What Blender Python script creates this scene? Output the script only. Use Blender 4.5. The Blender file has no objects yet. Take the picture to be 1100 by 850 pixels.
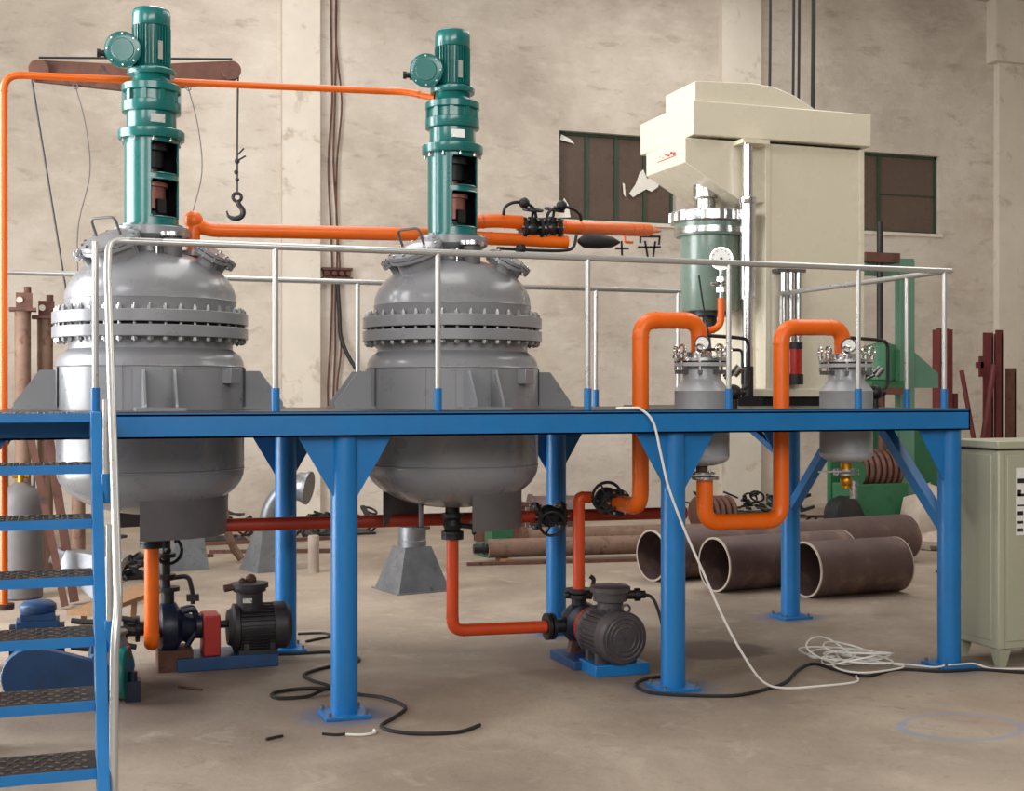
import bpy, math, random
from mathutils import Vector, Matrix
random.seed(7)
R = math.radians
PI = math.pi
scene = bpy.context.scene
COL = scene.collection

# ------------------------------------------------------------------ camera
cam_d = bpy.data.cameras.new('camera')
cam_d.sensor_width = 36.0
cam_d.lens = 36.0 * 1407.0 / 1100.0
cam = bpy.data.objects.new('camera', cam_d)
COL.objects.link(cam)
cam.location = (0.0, -8.3726, 2.1147)
cam.rotation_euler = (R(90 - 0.084), 0, R(-19.14))
cam_d.clip_end = 200
scene.camera = cam

# ------------------------------------------------------------------ world, daylight, exposure
world = bpy.data.worlds.new('world')
scene.world = world
world.use_nodes = True
bg = world.node_tree.nodes['Background']
bg.inputs['Color'].default_value = (0.93, 0.97, 1.0, 1)
bg.inputs['Strength'].default_value = 0.15


def area(name, loc, target, sx, sy, power, col=(1, 1, 1)):
    d = bpy.data.lights.new(name, 'AREA')
    d.shape = 'RECTANGLE'
    d.size = sx
    d.size_y = sy
    d.energy = power
    d.color = col
    o = bpy.data.objects.new(name, d)
    COL.objects.link(o)
    o.location = loc
    o.rotation_euler = (Vector(target) - Vector(loc)).to_track_quat('-Z', 'Z').to_euler()
    return o


# daylight entering by the windows and the gate of the left wall, and the roof lights; the front lamp is an added fill, no window there
for yy in (-5.0,):
    area('daylight_left_window', (-4.95, yy, 5.6), (0, yy, 3.2), 3.2, 4.0, 300, (0.97, 0.98, 1.0))
area('daylight_left_gate', (-4.95, 3.2, 2.8), (0, 3.2, 2.5), 9.0, 5.0, 1650, (0.97, 0.98, 1.0))
area('front_fill', (0.0, -15.2, 7.0), (4, 0, 1.6), 11.0, 4.0, 1050, (1.0, 0.98, 0.95))
for xx in (2.5, 10.5):
    area('daylight_roof_light', (xx, 5.0, 9.75), (xx, 5.0, 0), 3.0, 14.0, 520, (1.0, 0.98, 0.95))

scene.view_settings.view_transform = 'Standard'
scene.view_settings.look = 'None'
scene.view_settings.gamma = 1.0
scene.view_settings.use_curve_mapping = False
scene.view_settings.exposure = 0.08


# ------------------------------------------------------------------ mesh helpers
def basis(d):
    d = Vector(d).normalized()
    a = Vector((0, 0, 1)) if abs(d.z) < 0.9 else Vector((1, 0, 0))
    u = a.cross(d).normalized()
    return u, d.cross(u).normalized(), d


def bend(pts, r, n=5):
    """round the inner corners of a path with radius r"""
    pts = [Vector(p) for p in pts]
    out = [pts[0]]
    for i in range(1, len(pts) - 1):
        a, b, c = pts[i - 1], pts[i], pts[i + 1]
        u, v = (a - b).normalized(), (c - b).normalized()
        rr = min(r, (a - b).length * .49, (c - b).length * .49)
        p, q = b + u * rr, b + v * rr
        for k in range(n + 1):
            t = k / n
            out.append(p * (1 - t) ** 2 + b * 2 * t * (1 - t) + q * t * t)
    out.append(pts[-1])
    return out


def spline(pts, n=6):
    P = [Vector(p) for p in pts]
    P = [P[0]] + P + [P[-1]]
    out = []
    for i in range(1, len(P) - 2):
        a, b, c, d = P[i - 1:i + 3]
        for k in range(n):
            t = k / n
            out.append(0.5 * ((2 * b) + (c - a) * t + (2 * a - 5 * b + 4 * c - d) * t * t + (3 * b - a - 3 * c + d) * t ** 3))
    out.append(P[-2])
    return out


class MB:
    def __init__(s):
        s.v = []
        s.f = []

    def add(s, vs, fs):
        k = len(s.v)
        s.v += [tuple(v) for v in vs]
        s.f += [tuple(i + k for i in f) for f in fs]
        return s

    def box(s, c, d, rz=0, rx=0, ry=0):
        M = Matrix.Rotation(rz, 3, 'Z') @ Matrix.Rotation(ry, 3, 'Y') @ Matrix.Rotation(rx, 3, 'X')
        c = Vector(c)
        vs = [c + M @ Vector((d[0] * x / 2, d[1] * y / 2, d[2] * z / 2)) for z in (-1, 1) for y in (-1, 1) for x in (-1, 1)]
        return s.add(vs, [(0, 2, 3, 1), (4, 5, 7, 6), (0, 1, 5, 4), (2, 6, 7, 3), (0, 4, 6, 2), (1, 3, 7, 5)])

    def b2(s, x0, x1, y0, y1, z0, z1):
        return s.box(((x0 + x1) / 2, (y0 + y1) / 2, (z0 + z1) / 2), (x1 - x0, y1 - y0, z1 - z0))

    def bar(s, p, q, w, h):
        """rectangular bar from p to q, w across (horizontal), h the other way"""
        p, q = Vector(p), Vector(q)
        u, v, d = basis(q - p)
        vs = [e + u * (w / 2 * x) + v * (h / 2 * y) for e in (p, q) for y in (-1, 1) for x in (-1, 1)]
        return s.add(vs, [(0, 2, 3, 1), (4, 5, 7, 6), (0, 1, 5, 4), (2, 6, 7, 3), (0, 4, 6, 2), (1, 3, 7, 5)])

    def lathe(s, prof, c=(0, 0, 0), axis=(0, 0, 1), n=28, a0=0, a1=None, caps=True):
        """prof: (radius, height) along axis from c; a0..a1 measured from -Y towards +X when axis is Z"""
        c = Vector(c)
        if Vector(axis).normalized().z > .999:
            u, v, d = Vector((0, -1, 0)), Vector((1, 0, 0)), Vector((0, 0, 1))
        else:
            u, v, d = basis(axis)
        full = a1 is None
        m = n if full else n + 1
        span = 2 * PI if full else a1 - a0
        vs, fs = [], []
        for r, h in prof:
            for k in range(m):
                a = a0 + span * k / n
                vs.append(c + (u * math.cos(a) + v * math.sin(a)) * r + d * h)
        for j in range(len(prof) - 1):
            for k in range(n):
                k2 = (k + 1) % m if full else k + 1
                fs.append((j * m + k, j * m + k2, (j + 1) * m + k2, (j + 1) * m + k))
        if full and caps:
            if prof[0][0] > 1e-5:
                fs.append(tuple(reversed(range(m))))
            if prof[-1][0] > 1e-5:
                fs.append(tuple(range((len(prof) - 1) * m, len(prof) * m)))
        return s.add(vs, fs)

    def cyl(s, p, q, r, r2=None, n=20, caps=True):
        p, q = Vector(p), Vector(q)
        return s.lathe([(r, 0), (r if r2 is None else r2, (q - p).length)], p, q - p, n, caps=caps)

    def tube(s, pts, r, n=10, closed=False):
        pts = [Vector(p) for p in pts]
        N = len(pts)
        vs, fs = [], []
        t0 = (pts[1] - pts[0]).normalized()
        u, w, _ = basis(t0)
        for i in range(N):
            if closed:
                t = (pts[(i + 1) % N] - pts[i - 1]).normalized()
            else:
                t = (pts[min(i + 1, N - 1)] - pts[max(i - 1, 0)]).normalized()
            u = (u - t * u.dot(t)).normalized()
            w = t.cross(u)
            rr = r[i] if isinstance(r, (list, tuple)) else r
            for k in range(n):
                a = 2 * PI * k / n
                vs.append(pts[i] + (u * math.cos(a) + w * math.sin(a)) * rr)
        for i in range(N if closed else N - 1):
            j = (i + 1) % N
            for k in range(n):
                k2 = (k + 1) % n
                fs.append((i * n + k, i * n + k2, j * n + k2, j * n + k))
        if not closed:
            fs.append(tuple(reversed(range(n))))
            fs.append(tuple(range((N - 1) * n, N * n)))
        return s.add(vs, fs)

    def ring(s, c, axis, R_, r, n=20, m=8, a0=0, a1=None):
        u, v, d = basis(axis)
        c = Vector(c)
        if a1 is None:
            return s.tube([c + (u * math.cos(2 * PI * k / n) + v * math.sin(2 * PI * k / n)) * R_ for k in range(n)], r, m, True)
        return s.tube([c + (u * math.cos(a0 + (a1 - a0) * k / n) + v * math.sin(a0 + (a1 - a0) * k / n)) * R_ for k in range(n + 1)], r, m)

    def prism(s, poly, off):
        """closed polygon of 3D points extruded by vector off"""
        n = len(poly)
        off = Vector(off)
        vs = [Vector(p) for p in poly] + [Vector(p) + off for p in poly]
        fs = [tuple(reversed(range(n))), tuple(range(n, 2 * n))]
        fs += [(k, (k + 1) % n, n + (k + 1) % n, n + k) for k in range(n)]
        return s.add(vs, fs)

    def ball(s, c, r, n=14, sq=1.0):
        m = max(5, n // 2)
        return s.lathe([(max(1e-6, r * math.sin(PI * k / m)), -r * sq * math.cos(PI * k / m)) for k in range(m + 1)], c, (0, 0, 1), n, caps=False)

    def mesh(s, name, origin=(0, 0, 0)):
        me = bpy.data.meshes.new(name)
        ox, oy, oz = origin
        me.from_pydata([(x - ox, y - oy, z - oz) for x, y, z in s.v], [], s.f)
        me.update()
        import bmesh
        bm = bmesh.new()
        bm.from_mesh(me)
        bmesh.ops.recalc_face_normals(bm, faces=bm.faces)
        bm.to_mesh(me)
        bm.free()
        me.polygons.foreach_set('use_smooth', [True] * len(me.polygons))
        me.set_sharp_from_angle(angle=R(38))
        return me


def org(o):
    p = Vector((0, 0, 0))
    while o is not None:
        p = p + o.location
        o = o.parent
    return p


def thing(name, label, cat, loc=(0, 0, 0), group=None, kind=None):
    o = bpy.data.objects.new(name, None)
    o.empty_display_size = 0.1
    COL.objects.link(o)
    o.location = loc
    o['label'] = label
    o['category'] = cat
    if group:
        o['group'] = group
    if kind:
        o['kind'] = kind
    return o


def part(name, mb, mat, parent, bev=0, label=None, kind=None):
    me = mb.mesh(name, org(parent))
    me.materials.append(mat)
    o = bpy.data.objects.new(name, me)
    COL.objects.link(o)
    o.parent = parent
    if label:
        o['label'] = label
    if kind:
        o['kind'] = kind
    if bev:
        b = o.modifiers.new('bevel', 'BEVEL')
        b.width = bev
        b.segments = 2
        b.limit_method = 'ANGLE'
        b.angle_limit = R(40)
    return o


def inst(name, me, parent, loc, rot=(0, 0, 0)):
    """a piece that shares its mesh; loc in world space"""
    o = bpy.data.objects.new(name, me)
    COL.objects.link(o)
    o.parent = parent
    o.location = Vector(loc) - org(parent)
    o.rotation_euler = rot
    return o


def single(name, mb, mat, label, cat, loc=(0, 0, 0), group=None, kind=None, bev=0):
    me = mb.mesh(name, loc)
    me.materials.append(mat)
    o = bpy.data.objects.new(name, me)
    COL.objects.link(o)
    o.location = loc
    o['label'] = label
    o['category'] = cat
    if group:
        o['group'] = group
    if kind:
        o['kind'] = kind
    if bev:
        b = o.modifiers.new('bevel', 'BEVEL')
        b.width = bev
        b.segments = 2
        b.limit_method = 'ANGLE'
        b.angle_limit = R(40)
    return o


# ------------------------------------------------------------------ materials
def lin(c):
    return tuple(((x / 255) / 12.92 if x / 255 <= .04045 else ((x / 255 + .055) / 1.055) ** 2.4) for x in c)


def rgba(c, k=1.0):
    r, g, b = lin(c)
    return (min(1, r * k), min(1, g * k), min(1, b * k), 1)


def nodes(name):
    m = bpy.data.materials.new(name)
    m.use_nodes = True
    nt = m.node_tree
    return m, nt, nt.nodes['Principled BSDF']


def nnoise(nt, scale, detail=4, rough=.6, vec=None, dist=0):
    n = nt.nodes.new('ShaderNodeTexNoise')
    n.inputs['Scale'].default_value = scale
    n.inputs['Detail'].default_value = detail
    n.inputs['Roughness'].default_value = rough
    n.inputs['Distortion'].default_value = dist
    if vec is not None:
        nt.links.new(vec, n.inputs['Vector'])
    return n.outputs['Fac']


def ramp(nt, fac, stops):
    r = nt.nodes.new('ShaderNodeValToRGB')
    e = r.color_ramp.elements
    while len(e) < len(stops):
        e.new(0.5)
    for el, (p, c) in zip(e, stops):
        el.position = p
        el.color = c if len(c) == 4 else (*c, 1)
    nt.links.new(fac, r.inputs['Fac'])
    return r.outputs['Color']


def mix(nt, fac, a, b, mode='MIX'):
    n = nt.nodes.new('ShaderNodeMix')
    n.data_type = 'RGBA'
    n.blend_type = mode
    for sock, val in ((n.inputs[0], fac), (n.inputs[6], a), (n.inputs[7], b)):
        if hasattr(val, 'links') or isinstance(val, bpy.types.NodeSocket):
            nt.links.new(val, sock)
        else:
            sock.default_value = val
    return n.outputs[2]


def mth(nt, op, a, b=None, c=None, clamp=False):
    n = nt.nodes.new('ShaderNodeMath')
    n.operation = op
    n.use_clamp = clamp
    for i, val in enumerate((a, b, c)):
        if val is None:
            continue
        if isinstance(val, bpy.types.NodeSocket):
            nt.links.new(val, n.inputs[i])
        else:
            n.inputs[i].default_value = val
    return n.outputs[0]


def coords(nt, scale=(1, 1, 1)):
    t = nt.nodes.new('ShaderNodeTexCoord')
    mp = nt.nodes.new('ShaderNodeMapping')
    mp.inputs['Scale'].default_value = scale
    nt.links.new(t.outputs['Object'], mp.inputs['Vector'])
    return mp.outputs['Vector']


def paint(name, col, rough=.4, metal=0.0, var=.12, scale=6, bump=0.0, bscale=60, spots=None, spot_amt=.5, coat=0, spot_scale=9):
    """painted / metal surface with tonal variation, optional patches of another colour"""
    m, nt, p = nodes(name)
    v = coords(nt)
    f = nnoise(nt, scale, 5, .6, v)
    c = ramp(nt, f, [(.25, rgba(col, 1 - var)), (.75, rgba(col, 1 + var))])
    rr = mth(nt, 'MULTIPLY_ADD', nnoise(nt, scale * 3, 3, .6, v), .25, rough - .12)
    if spots:
        g = nnoise(nt, spot_scale, 6, .65, v, .4)
        mask = ramp(nt, g, [(spot_amt, (0, 0, 0, 1)), (min(1, spot_amt + .1), (1, 1, 1, 1))])
        c = mix(nt, mask, c, rgba(spots))
    nt.links.new(c, p.inputs['Base Color'])
    nt.links.new(rr, p.inputs['Roughness'])
    p.inputs['Metallic'].default_value = metal
    if coat:
        p.inputs['Coat Weight'].default_value = coat
        p.inputs['Coat Roughness'].default_value = .12
    if bump:
        b = nt.nodes.new('ShaderNodeBump')
        b.inputs['Strength'].default_value = bump
        b.inputs['Distance'].default_value = .01
        nt.links.new(nnoise(nt, bscale, 4, .6, v), b.inputs['Height'])
        nt.links.new(b.outputs['Normal'], p.inputs['Normal'])
    return m


M = {}
M['blue'] = paint('blue_paint', (20, 110, 174), .36, var=.10, scale=2.5, bump=.05, bscale=90)
M['navy'] = paint('shaded_blue_pump_paint', (12, 24, 48), .42, var=.2, spots=(40, 42, 48), spot_amt=.58)  # pump blue with the shade under the deck put into the colour
M['teal'] = paint('teal_enamel', (6, 106, 102), .3, var=.10, scale=3, coat=.5, bump=.06, bscale=14)
M['grey'] = paint('grey_vessel_enamel', (134, 135, 139), .30, var=.04, scale=2, coat=.3, bump=.04, bscale=10)
M['greylight'] = paint('pale_grey_tank_enamel', (166, 168, 171), .3, var=.04, scale=2, coat=.25)
M['greydark'] = paint('grey_primer', (92, 88, 88), .5, var=.15, scale=5)
M['orange'] = paint('orange_pipe_paint', (240, 106, 6), .38, var=.07, scale=4, coat=.05, bump=.08, bscale=30)
M['red'] = paint('red_pipe_paint', (160, 46, 22), .45, var=.15, scale=4, spots=(120, 44, 30), spot_amt=.62)
M['redorange'] = paint('red_orange_pipe_paint', (206, 70, 20), .42, var=.12, scale=4, spots=(150, 52, 26), spot_amt=.66)
M['guardred'] = paint('red_guard_paint', (170, 36, 26), .5, var=.08)
M['black'] = paint('black_cast_iron', (24, 24, 27), .5, var=.3, scale=12, bump=.1)
M['rubber'] = paint('black_rubber', (30, 28, 28), .6, var=.2)
M['dmotor'] = paint('dusty_dark_motor_paint', (44, 40, 43), .5, var=.25, scale=8, spots=(78, 68, 62), spot_amt=.6)
M['dmotor2'] = paint('dusty_grey_motor_paint', (72, 66, 68), .45, var=.25, scale=8, spots=(104, 92, 84), spot_amt=.6)
M['steel'] = paint('stainless_steel', (190, 190, 188), .26, 1.0, var=.1, scale=8)
M['boltgrey'] = paint('dull_zinc_bolt', (150, 150, 150), .38, .6, var=.2, scale=20)
M['chrome'] = paint('polished_steel', (215, 215, 215), .18, 1.0, var=.05)
M['rail'] = paint('silver_painted_tube', (196, 196, 193), .3, .6, var=.04, scale=2)
M['galv'] = paint('galvanised_sheet', (138, 141, 145), .4, .7, var=.25, scale=5, spots=(110, 106, 100), spot_amt=.6)
M['checker'] = paint('worn_chequer_plate', (64, 58, 54), .42, .5, var=.35, scale=14, spots=(120, 112, 104), spot_amt=.6)
M['stud'] = paint('worn_stud_steel', (150, 142, 132), .4, .7, var=.3, scale=20)
M['rust'] = paint('rusty_steel', (96, 62, 50), .75, .1, var=.3, scale=5, bump=.25, bscale=30, spots=(62, 46, 44), spot_amt=.55)
M['rustlight'] = paint('ochre_rust_steel', (118, 92, 76), .75, 0, var=.25, scale=6, bump=.2, bscale=30, spots=(96, 62, 48), spot_amt=.55)
M['oxide'] = paint('red_oxide_steel', (96, 34, 34), .65, 0, var=.25, scale=5, spots=(60, 36, 36), spot_amt=.58)
M['mill'] = paint('mill_scale_pipe', (98, 78, 76), .48, .35, var=.25, scale=3, bump=.15, bscale=20, spots=(128, 104, 90), spot_amt=.56, spot_scale=3)
M['cutedge'] = paint('bright_cut_edge', (190, 178, 165), .45, .5, var=.15)
M['beige'] = paint('cream_machine_paint', (222, 214, 192), .28, var=.02, scale=1.2, coat=.35, bump=.02, bscale=2)
M['cabinet'] = paint('grey_green_cabinet_paint', (170, 170, 148), .42, var=.05, scale=2)
M['green'] = paint('dark_green_machine_paint', (44, 100, 66), .5, var=.12, scale=3, spots=(36, 76, 52), spot_amt=.58)
M['palegreen'] = paint('faded_green_paint', (92, 132, 112), .55, var=.08, scale=3)
M['wingreen'] = paint('green_window_paint', (44, 66, 48), .55, var=.15)
M['celadon'] = paint('grey_green_vessel_paint', (112, 132, 120), .3, var=.05, coat=.3)
M['glass'] = paint('opaque_dark_glass', (92, 76, 66), .28, var=.10, scale=1.2)  # opaque brown stands in for the darkness behind the panes
M['gauge'] = paint('white_gauge_face', (232, 232, 226), .35, var=.03)
M['whitecable'] = paint('white_cable_sheath', (225, 222, 216), .45, var=.03)
M['brass'] = paint('brass', (200, 140, 40), .35, .8, var=.15)
M['redlamp'] = paint('red_plastic', (170, 26, 20), .3, var=.08)
M['inkblack'] = paint('black_wall_paint', (30, 26, 26), .8, var=.1)
M['inkred'] = paint('red_lettering', (190, 40, 40), .6, var=.05)
M['plate'] = paint('bright_nameplate', (215, 215, 208), .3, .6, var=.1)
M['copper'] = paint('reddish_coupling_steel', (150, 98, 88), .45, .4, var=.25, scale=14)
M['wood'] = paint('weathered_timber', (132, 98, 66), .75, var=.2, scale=10)
M['stone'] = paint('pale_rock', (165, 150, 136), .85, var=.2, scale=5, bump=.4, bscale=14)
M['bluegrey'] = paint('shaded_worn_blue_paint', (28, 66, 108), .45, var=.18, scale=6, spots=(48, 56, 66), spot_amt=.6)  # worn blue, darkened to carry the shade around the pumps
M['cloudy'] = paint('glare_white', (228, 224, 214), .6, var=.08)  # pale tone for the painted glare in the panes


def wall_mat():
    m, nt, p = nodes('limewashed_plaster')
    v = coords(nt)
    a = nnoise(nt, .55, 6, .62, v, .3)
    b = nnoise(nt, 2.6, 6, .65, coords(nt, (.7, 1, 1.9)), .25)
    d = nnoise(nt, 9, 5, .7, v)
    c = ramp(nt, a, [(.28, rgba((174, 161, 148))), (.5, rgba((200, 189, 175))), (.72, rgba((216, 207, 195)))])
    stain = ramp(nt, b, [(.56, (0, 0, 0, 1)), (.78, (1, 1, 1, 1))])
    c = mix(nt, mth(nt, 'MULTIPLY', stain, .75), c, rgba((142, 126, 112)))
    light = ramp(nt, nnoise(nt, 3.4, 5, .6, coords(nt, (.6, 1, 1.5)), .15), [(.5, (0, 0, 0, 1)), (.8, (1, 1, 1, 1))])
    c = mix(nt, mth(nt, 'MULTIPLY', light, .55), c, rgba((226, 217, 204)))
    c = mix(nt, mth(nt, 'MULTIPLY', d, .22), c, rgba((168, 152, 136)))
    nt.links.new(c, p.inputs['Base Color'])
    p.inputs['Roughness'].default_value = .9
    bp = nt.nodes.new('ShaderNodeBump')
    bp.inputs['Strength'].default_value = .45
    bp.inputs['Distance'].default_value = .03
    nt.links.new(mth(nt, 'ADD', b, d), bp.inputs['Height'])
    nt.links.new(bp.outputs['Normal'], p.inputs['Normal'])
    return m


def floor_mat():
    m, nt, p = nodes('dusty_concrete')
    t = nt.nodes.new('ShaderNodeTexCoord')
    v = t.outputs['Object']
    sep = nt.nodes.new('ShaderNodeSeparateXYZ')
    nt.links.new(v, sep.inputs[0])
    X, Y = sep.outputs[0], sep.outputs[1]
    a = nnoise(nt, .5, 6, .6, v, .5)
    b = nnoise(nt, 3.0, 7, .68, v, .8)
    d = nnoise(nt, 22, 5, .7, v)
    c = ramp(nt, a, [(.3, rgba((124, 110, 96))), (.5, rgba((150, 135, 119))), (.7, rgba((180, 165, 147)))])
    lt = ramp(nt, b, [(.55, (0, 0, 0, 1)), (.7, (1, 1, 1, 1))])
    c = mix(nt, mth(nt, 'MULTIPLY', lt, .55), c, rgba((188, 175, 157)))
    dk = ramp(nt, nnoise(nt, 5.5, 7, .7, v, 1.2), [(.56, (0, 0, 0, 1)), (.74, (1, 1, 1, 1))])
    c = mix(nt, mth(nt, 'MULTIPLY', dk, .6), c, rgba((112, 94, 80)))
    c = mix(nt, mth(nt, 'MULTIPLY', d, .3), c, rgba((128, 112, 98)))
    jig = mth(nt, 'MULTIPLY_ADD', nnoise(nt, 2.2, 5, .65, v), .5, -.25)

    def dist(cx, cy, sx=1.0, sy=1.0):
        dx = mth(nt, 'MULTIPLY', mth(nt, 'SUBTRACT', X, cx), sx)
        dy = mth(nt, 'MULTIPLY', mth(nt, 'SUBTRACT', Y, cy), sy)
        return mth(nt, 'SQRT', mth(nt, 'ADD', mth(nt, 'MULTIPLY', dx, dx), mth(nt, 'MULTIPLY', dy, dy)))
    # spilt oil under the second front column, oil round the pumps
    for cx, cy, r_, amt, col in ((5.15, 1.3, .42, .75, (84, 66, 60)), (4.0, 1.1, .75, .55, (118, 96, 82)), (1.0, 1.75, .6, .6, (100, 78, 68)),
                                 (0.3, .9, .8, .5, (96, 78, 70)), (2.2, .3, 1.5, .35, (138, 116, 100)), (6.3, -1.5, .9, .3, (150, 122, 104))):
        g = mth(nt, 'ADD', dist(cx, cy), jig)
        k = ramp(nt, g, [(r_ * .8 if r_ < 1 else .8, (1, 1, 1, 1)), (min(1, r_ * 1.1), (0, 0, 0, 1))])
        c = mix(nt, mth(nt, 'MULTIPLY', k, amt), c, rgba(col))
    # blue overspray round the column feet
    blue = None
    for cx, cy in ((1.78, .12), (4.17, .12), (6.54, .12), (4.17, 2.45), (6.54, 2.45)):
        g = mth(nt, 'ADD', dist(cx, cy), mth(nt, 'MULTIPLY', jig, .4))
        k = ramp(nt, g, [(.16, (1, 1, 1, 1)), (.38, (0, 0, 0, 1))])
        c = mix(nt, mth(nt, 'MULTIPLY', k, .62), c, rgba((52, 88, 138)))
    # sprayed blue ring
    g = mth(nt, 'ABSOLUTE', mth(nt, 'SUBTRACT', mth(nt, 'ADD', dist(5.42, -1.45, 1.0, 1.3), mth(nt, 'MULTIPLY', jig, .12)), .40))
    k = ramp(nt, g, [(.008, (1, 1, 1, 1)), (.045, (0, 0, 0, 1))])
    k = mth(nt, 'MULTIPLY', k, mth(nt, 'MULTIPLY_ADD', b, 1.1, -.05, clamp=True))
    c = mix(nt, mth(nt, 'MULTIPLY', k, .95), c, rgba((112, 140, 182)))
    # crack
    w = mth(nt, 'ABSOLUTE', mth(nt, 'ADD', mth(nt, 'ADD', mth(nt, 'MULTIPLY', X, .06), mth(nt, 'ADD', Y, .95)), mth(nt, 'MULTIPLY', jig, .5)))
    k = ramp(nt, w, [(.004, (1, 1, 1, 1)), (.016, (0, 0, 0, 1))])
    c = mix(nt, mth(nt, 'MULTIPLY', k, mth(nt, 'MULTIPLY', lt, .7)), c, rgba((96, 80, 68)))
    nt.links.new(c, p.inputs['Base Color'])
    nt.links.new(mth(nt, 'MULTIPLY_ADD', b, .4, .45), p.inputs['Roughness'])
    bp = nt.nodes.new('ShaderNodeBump')
    bp.inputs['Strength'].default_value = .3
    bp.inputs['Distance'].default_value = .02
    nt.links.new(mth(nt, 'ADD', b, mth(nt, 'MULTIPLY', d, .5)), bp.inputs['Height'])
    nt.links.new(bp.outputs['Normal'], p.inputs['Normal'])
    return m


M['wall'] = wall_mat()
M['floor'] = floor_mat()
M['pillar'] = paint('whitewashed_pillar', (212, 203, 188), .9, var=.08, scale=1.4, bump=.35, bscale=8, spots=(186, 172, 155), spot_amt=.58, spot_scale=2)
M['ceil'] = paint('grey_roof_boards', (176, 170, 160), .9, var=.08, scale=1)

# ------------------------------------------------------------------ the hall
XL, XR, YF, YB, ZC = -5.2, 18.7, -16.0, 13.4, 10.0


def struct(name, mb, mat, label, cat):
    return single(name, mb, mat, label, cat, kind='structure')


struct('floor', MB().b2(XL, XR, YF, YB + .3, -.2, 0), M['floor'], 'dusty brown concrete workshop floor with oil stains', 'floor')
W1 = (8.45, 10.74, 5.22, 6.81)
W2 = (14.27, 16.55, 5.27, 6.82)
wb = MB()
for x0, x1, z0, z1 in ((XL, XR, 0, 5.22), (XL, 8.45, 5.22, 6.82), (10.74, 14.27, 5.22, 6.82), (16.55, XR, 5.22, 6.82), (XL, XR, 6.82, ZC),
                       (14.27, 16.55, 5.22, 5.27), (8.45, 10.74, 6.81, 6.82)):
    wb.b2(x0, x1, YB, YB + .3, z0, z1)
struct('wall_back', wb, M['wall'], 'stained limewashed plaster back wall', 'wall')
wl = MB()
for y0, y1 in ((YF, -6.6), (-3.4, -1.4), (7.8, YB)):
    wl.b2(XL, XL + .25, y0, y1, 0, ZC)
for y0, y1, z0, z1 in ((-6.6, -3.4, 3.5, 7.7), (-1.4, 7.8, 0, 5.4)):
    if z0 > 0:
        wl.b2(XL, XL + .25, y0, y1, 0, z0)
    wl.b2(XL, XL + .25, y0, y1, z1, ZC)
struct('wall_left', wl, M['wall'], 'plastered left wall with a high window and a wide open gate', 'wall')
struct('wall_right', MB().b2(XR, XR + .25, YF, YB + .3, 0, ZC), M['wall'], 'plastered right end wall', 'wall')
cb = MB()
for x0, x1 in ((XL, 1.0), (4.0, 9.0), (12.0, XR)):
    cb.b2(x0, x1, YF, YB, ZC, ZC + .15)
for x0, x1 in ((1.0, 4.0), (9.0, 12.0)):
    cb.b2(x0, x1, YF, -2, ZC, ZC + .15)
    cb.b2(x0, x1, 12, YB, ZC, ZC + .15)
struct('ceiling', cb, M['ceil'], 'grey boarded roof with long roof lights', 'ceiling')
for i, (x0, x1, lab) in enumerate(((3.5, 4.13, 'whitewashed wall pillar left of the hanging wires'), (11.62, 12.44, 'whitewashed wall pillar behind the cream machine'), (17.84, 18.7, 'rough corner pillar at the right end of the back wall'))):
    mb = MB()
    mb.b2(x0, x1, YB - .16, YB + .02, 0, ZC)
    if i == 2:
        mb.b2(x0 - .18, x1, YB - .3, YB + .02, 8.75, ZC)
    struct('trim_%d' % (i + 1), mb, M['pillar'], lab, 'pillar')


def window(name, x0, x1, z0, z1, muls, bars, label):
    t = thing(name, label, 'window', (x0, YB, z0), kind='structure')
    f = MB()
    yf = YB + .14
    for a in ((x0, x1, z0, z0 + .05), (x0, x1, z1 - .05, z1), (x0, x0 + .05, z0, z1), (x1 - .05, x1, z0, z1)):
        f.b2(a[0], a[1], yf - .03, yf + .03, a[2], a[3])
    part('window_frame', f, M['wingreen'], t)
    part('window_sill', MB().b2(x0 - .04, x1 + .04, YB - .04, yf, z0 - .06, z0 + .005), M['pillar'], t)
    xs = [x0] + muls + [x1]
    for a in muls:
        part('mullion', MB().b2(a - .03, a + .03, yf - .03, yf + .03, z0 + .05, z1 - .05), M['wingreen'], t)
    for bx0, bx1, bz in bars:
        part('glazing_bar', MB().b2(bx0, bx1, yf - .015, yf + .015, bz - .012, bz + .012), M['wingreen'], t)
    for a, b in zip(xs[:-1], xs[1:]):
        part('pane', MB().b2(a, b, yf + .005, yf + .015, z0, z1), M['glass'], t)
    return t


w1 = window('window_1', *W1, [9.02, 9.6, 10.17], [], 'dark four-pane window with green frame left of the cream machine')
w2 = window('window_2', *W2, [15.2], [(15.23, 16.5, 6.03)], 'dark window with thin green bars right of the cream machine')
# whitish patches that paint bright glare onto window 1
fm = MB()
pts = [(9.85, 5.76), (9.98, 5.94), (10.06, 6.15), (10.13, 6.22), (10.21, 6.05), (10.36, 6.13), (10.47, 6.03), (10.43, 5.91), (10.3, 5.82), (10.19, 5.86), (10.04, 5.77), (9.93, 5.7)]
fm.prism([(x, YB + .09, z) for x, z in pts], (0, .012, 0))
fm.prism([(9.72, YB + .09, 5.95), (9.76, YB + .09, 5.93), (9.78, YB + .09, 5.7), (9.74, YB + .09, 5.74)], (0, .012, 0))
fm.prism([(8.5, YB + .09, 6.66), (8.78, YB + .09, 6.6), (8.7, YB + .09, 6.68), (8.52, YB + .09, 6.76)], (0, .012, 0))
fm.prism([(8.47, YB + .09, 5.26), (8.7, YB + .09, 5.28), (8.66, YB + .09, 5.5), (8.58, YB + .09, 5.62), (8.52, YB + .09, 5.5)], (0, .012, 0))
part('window_glare', fm, M['cloudy'], w1, label='whitish patches standing for bright glare on the panes')

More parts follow.
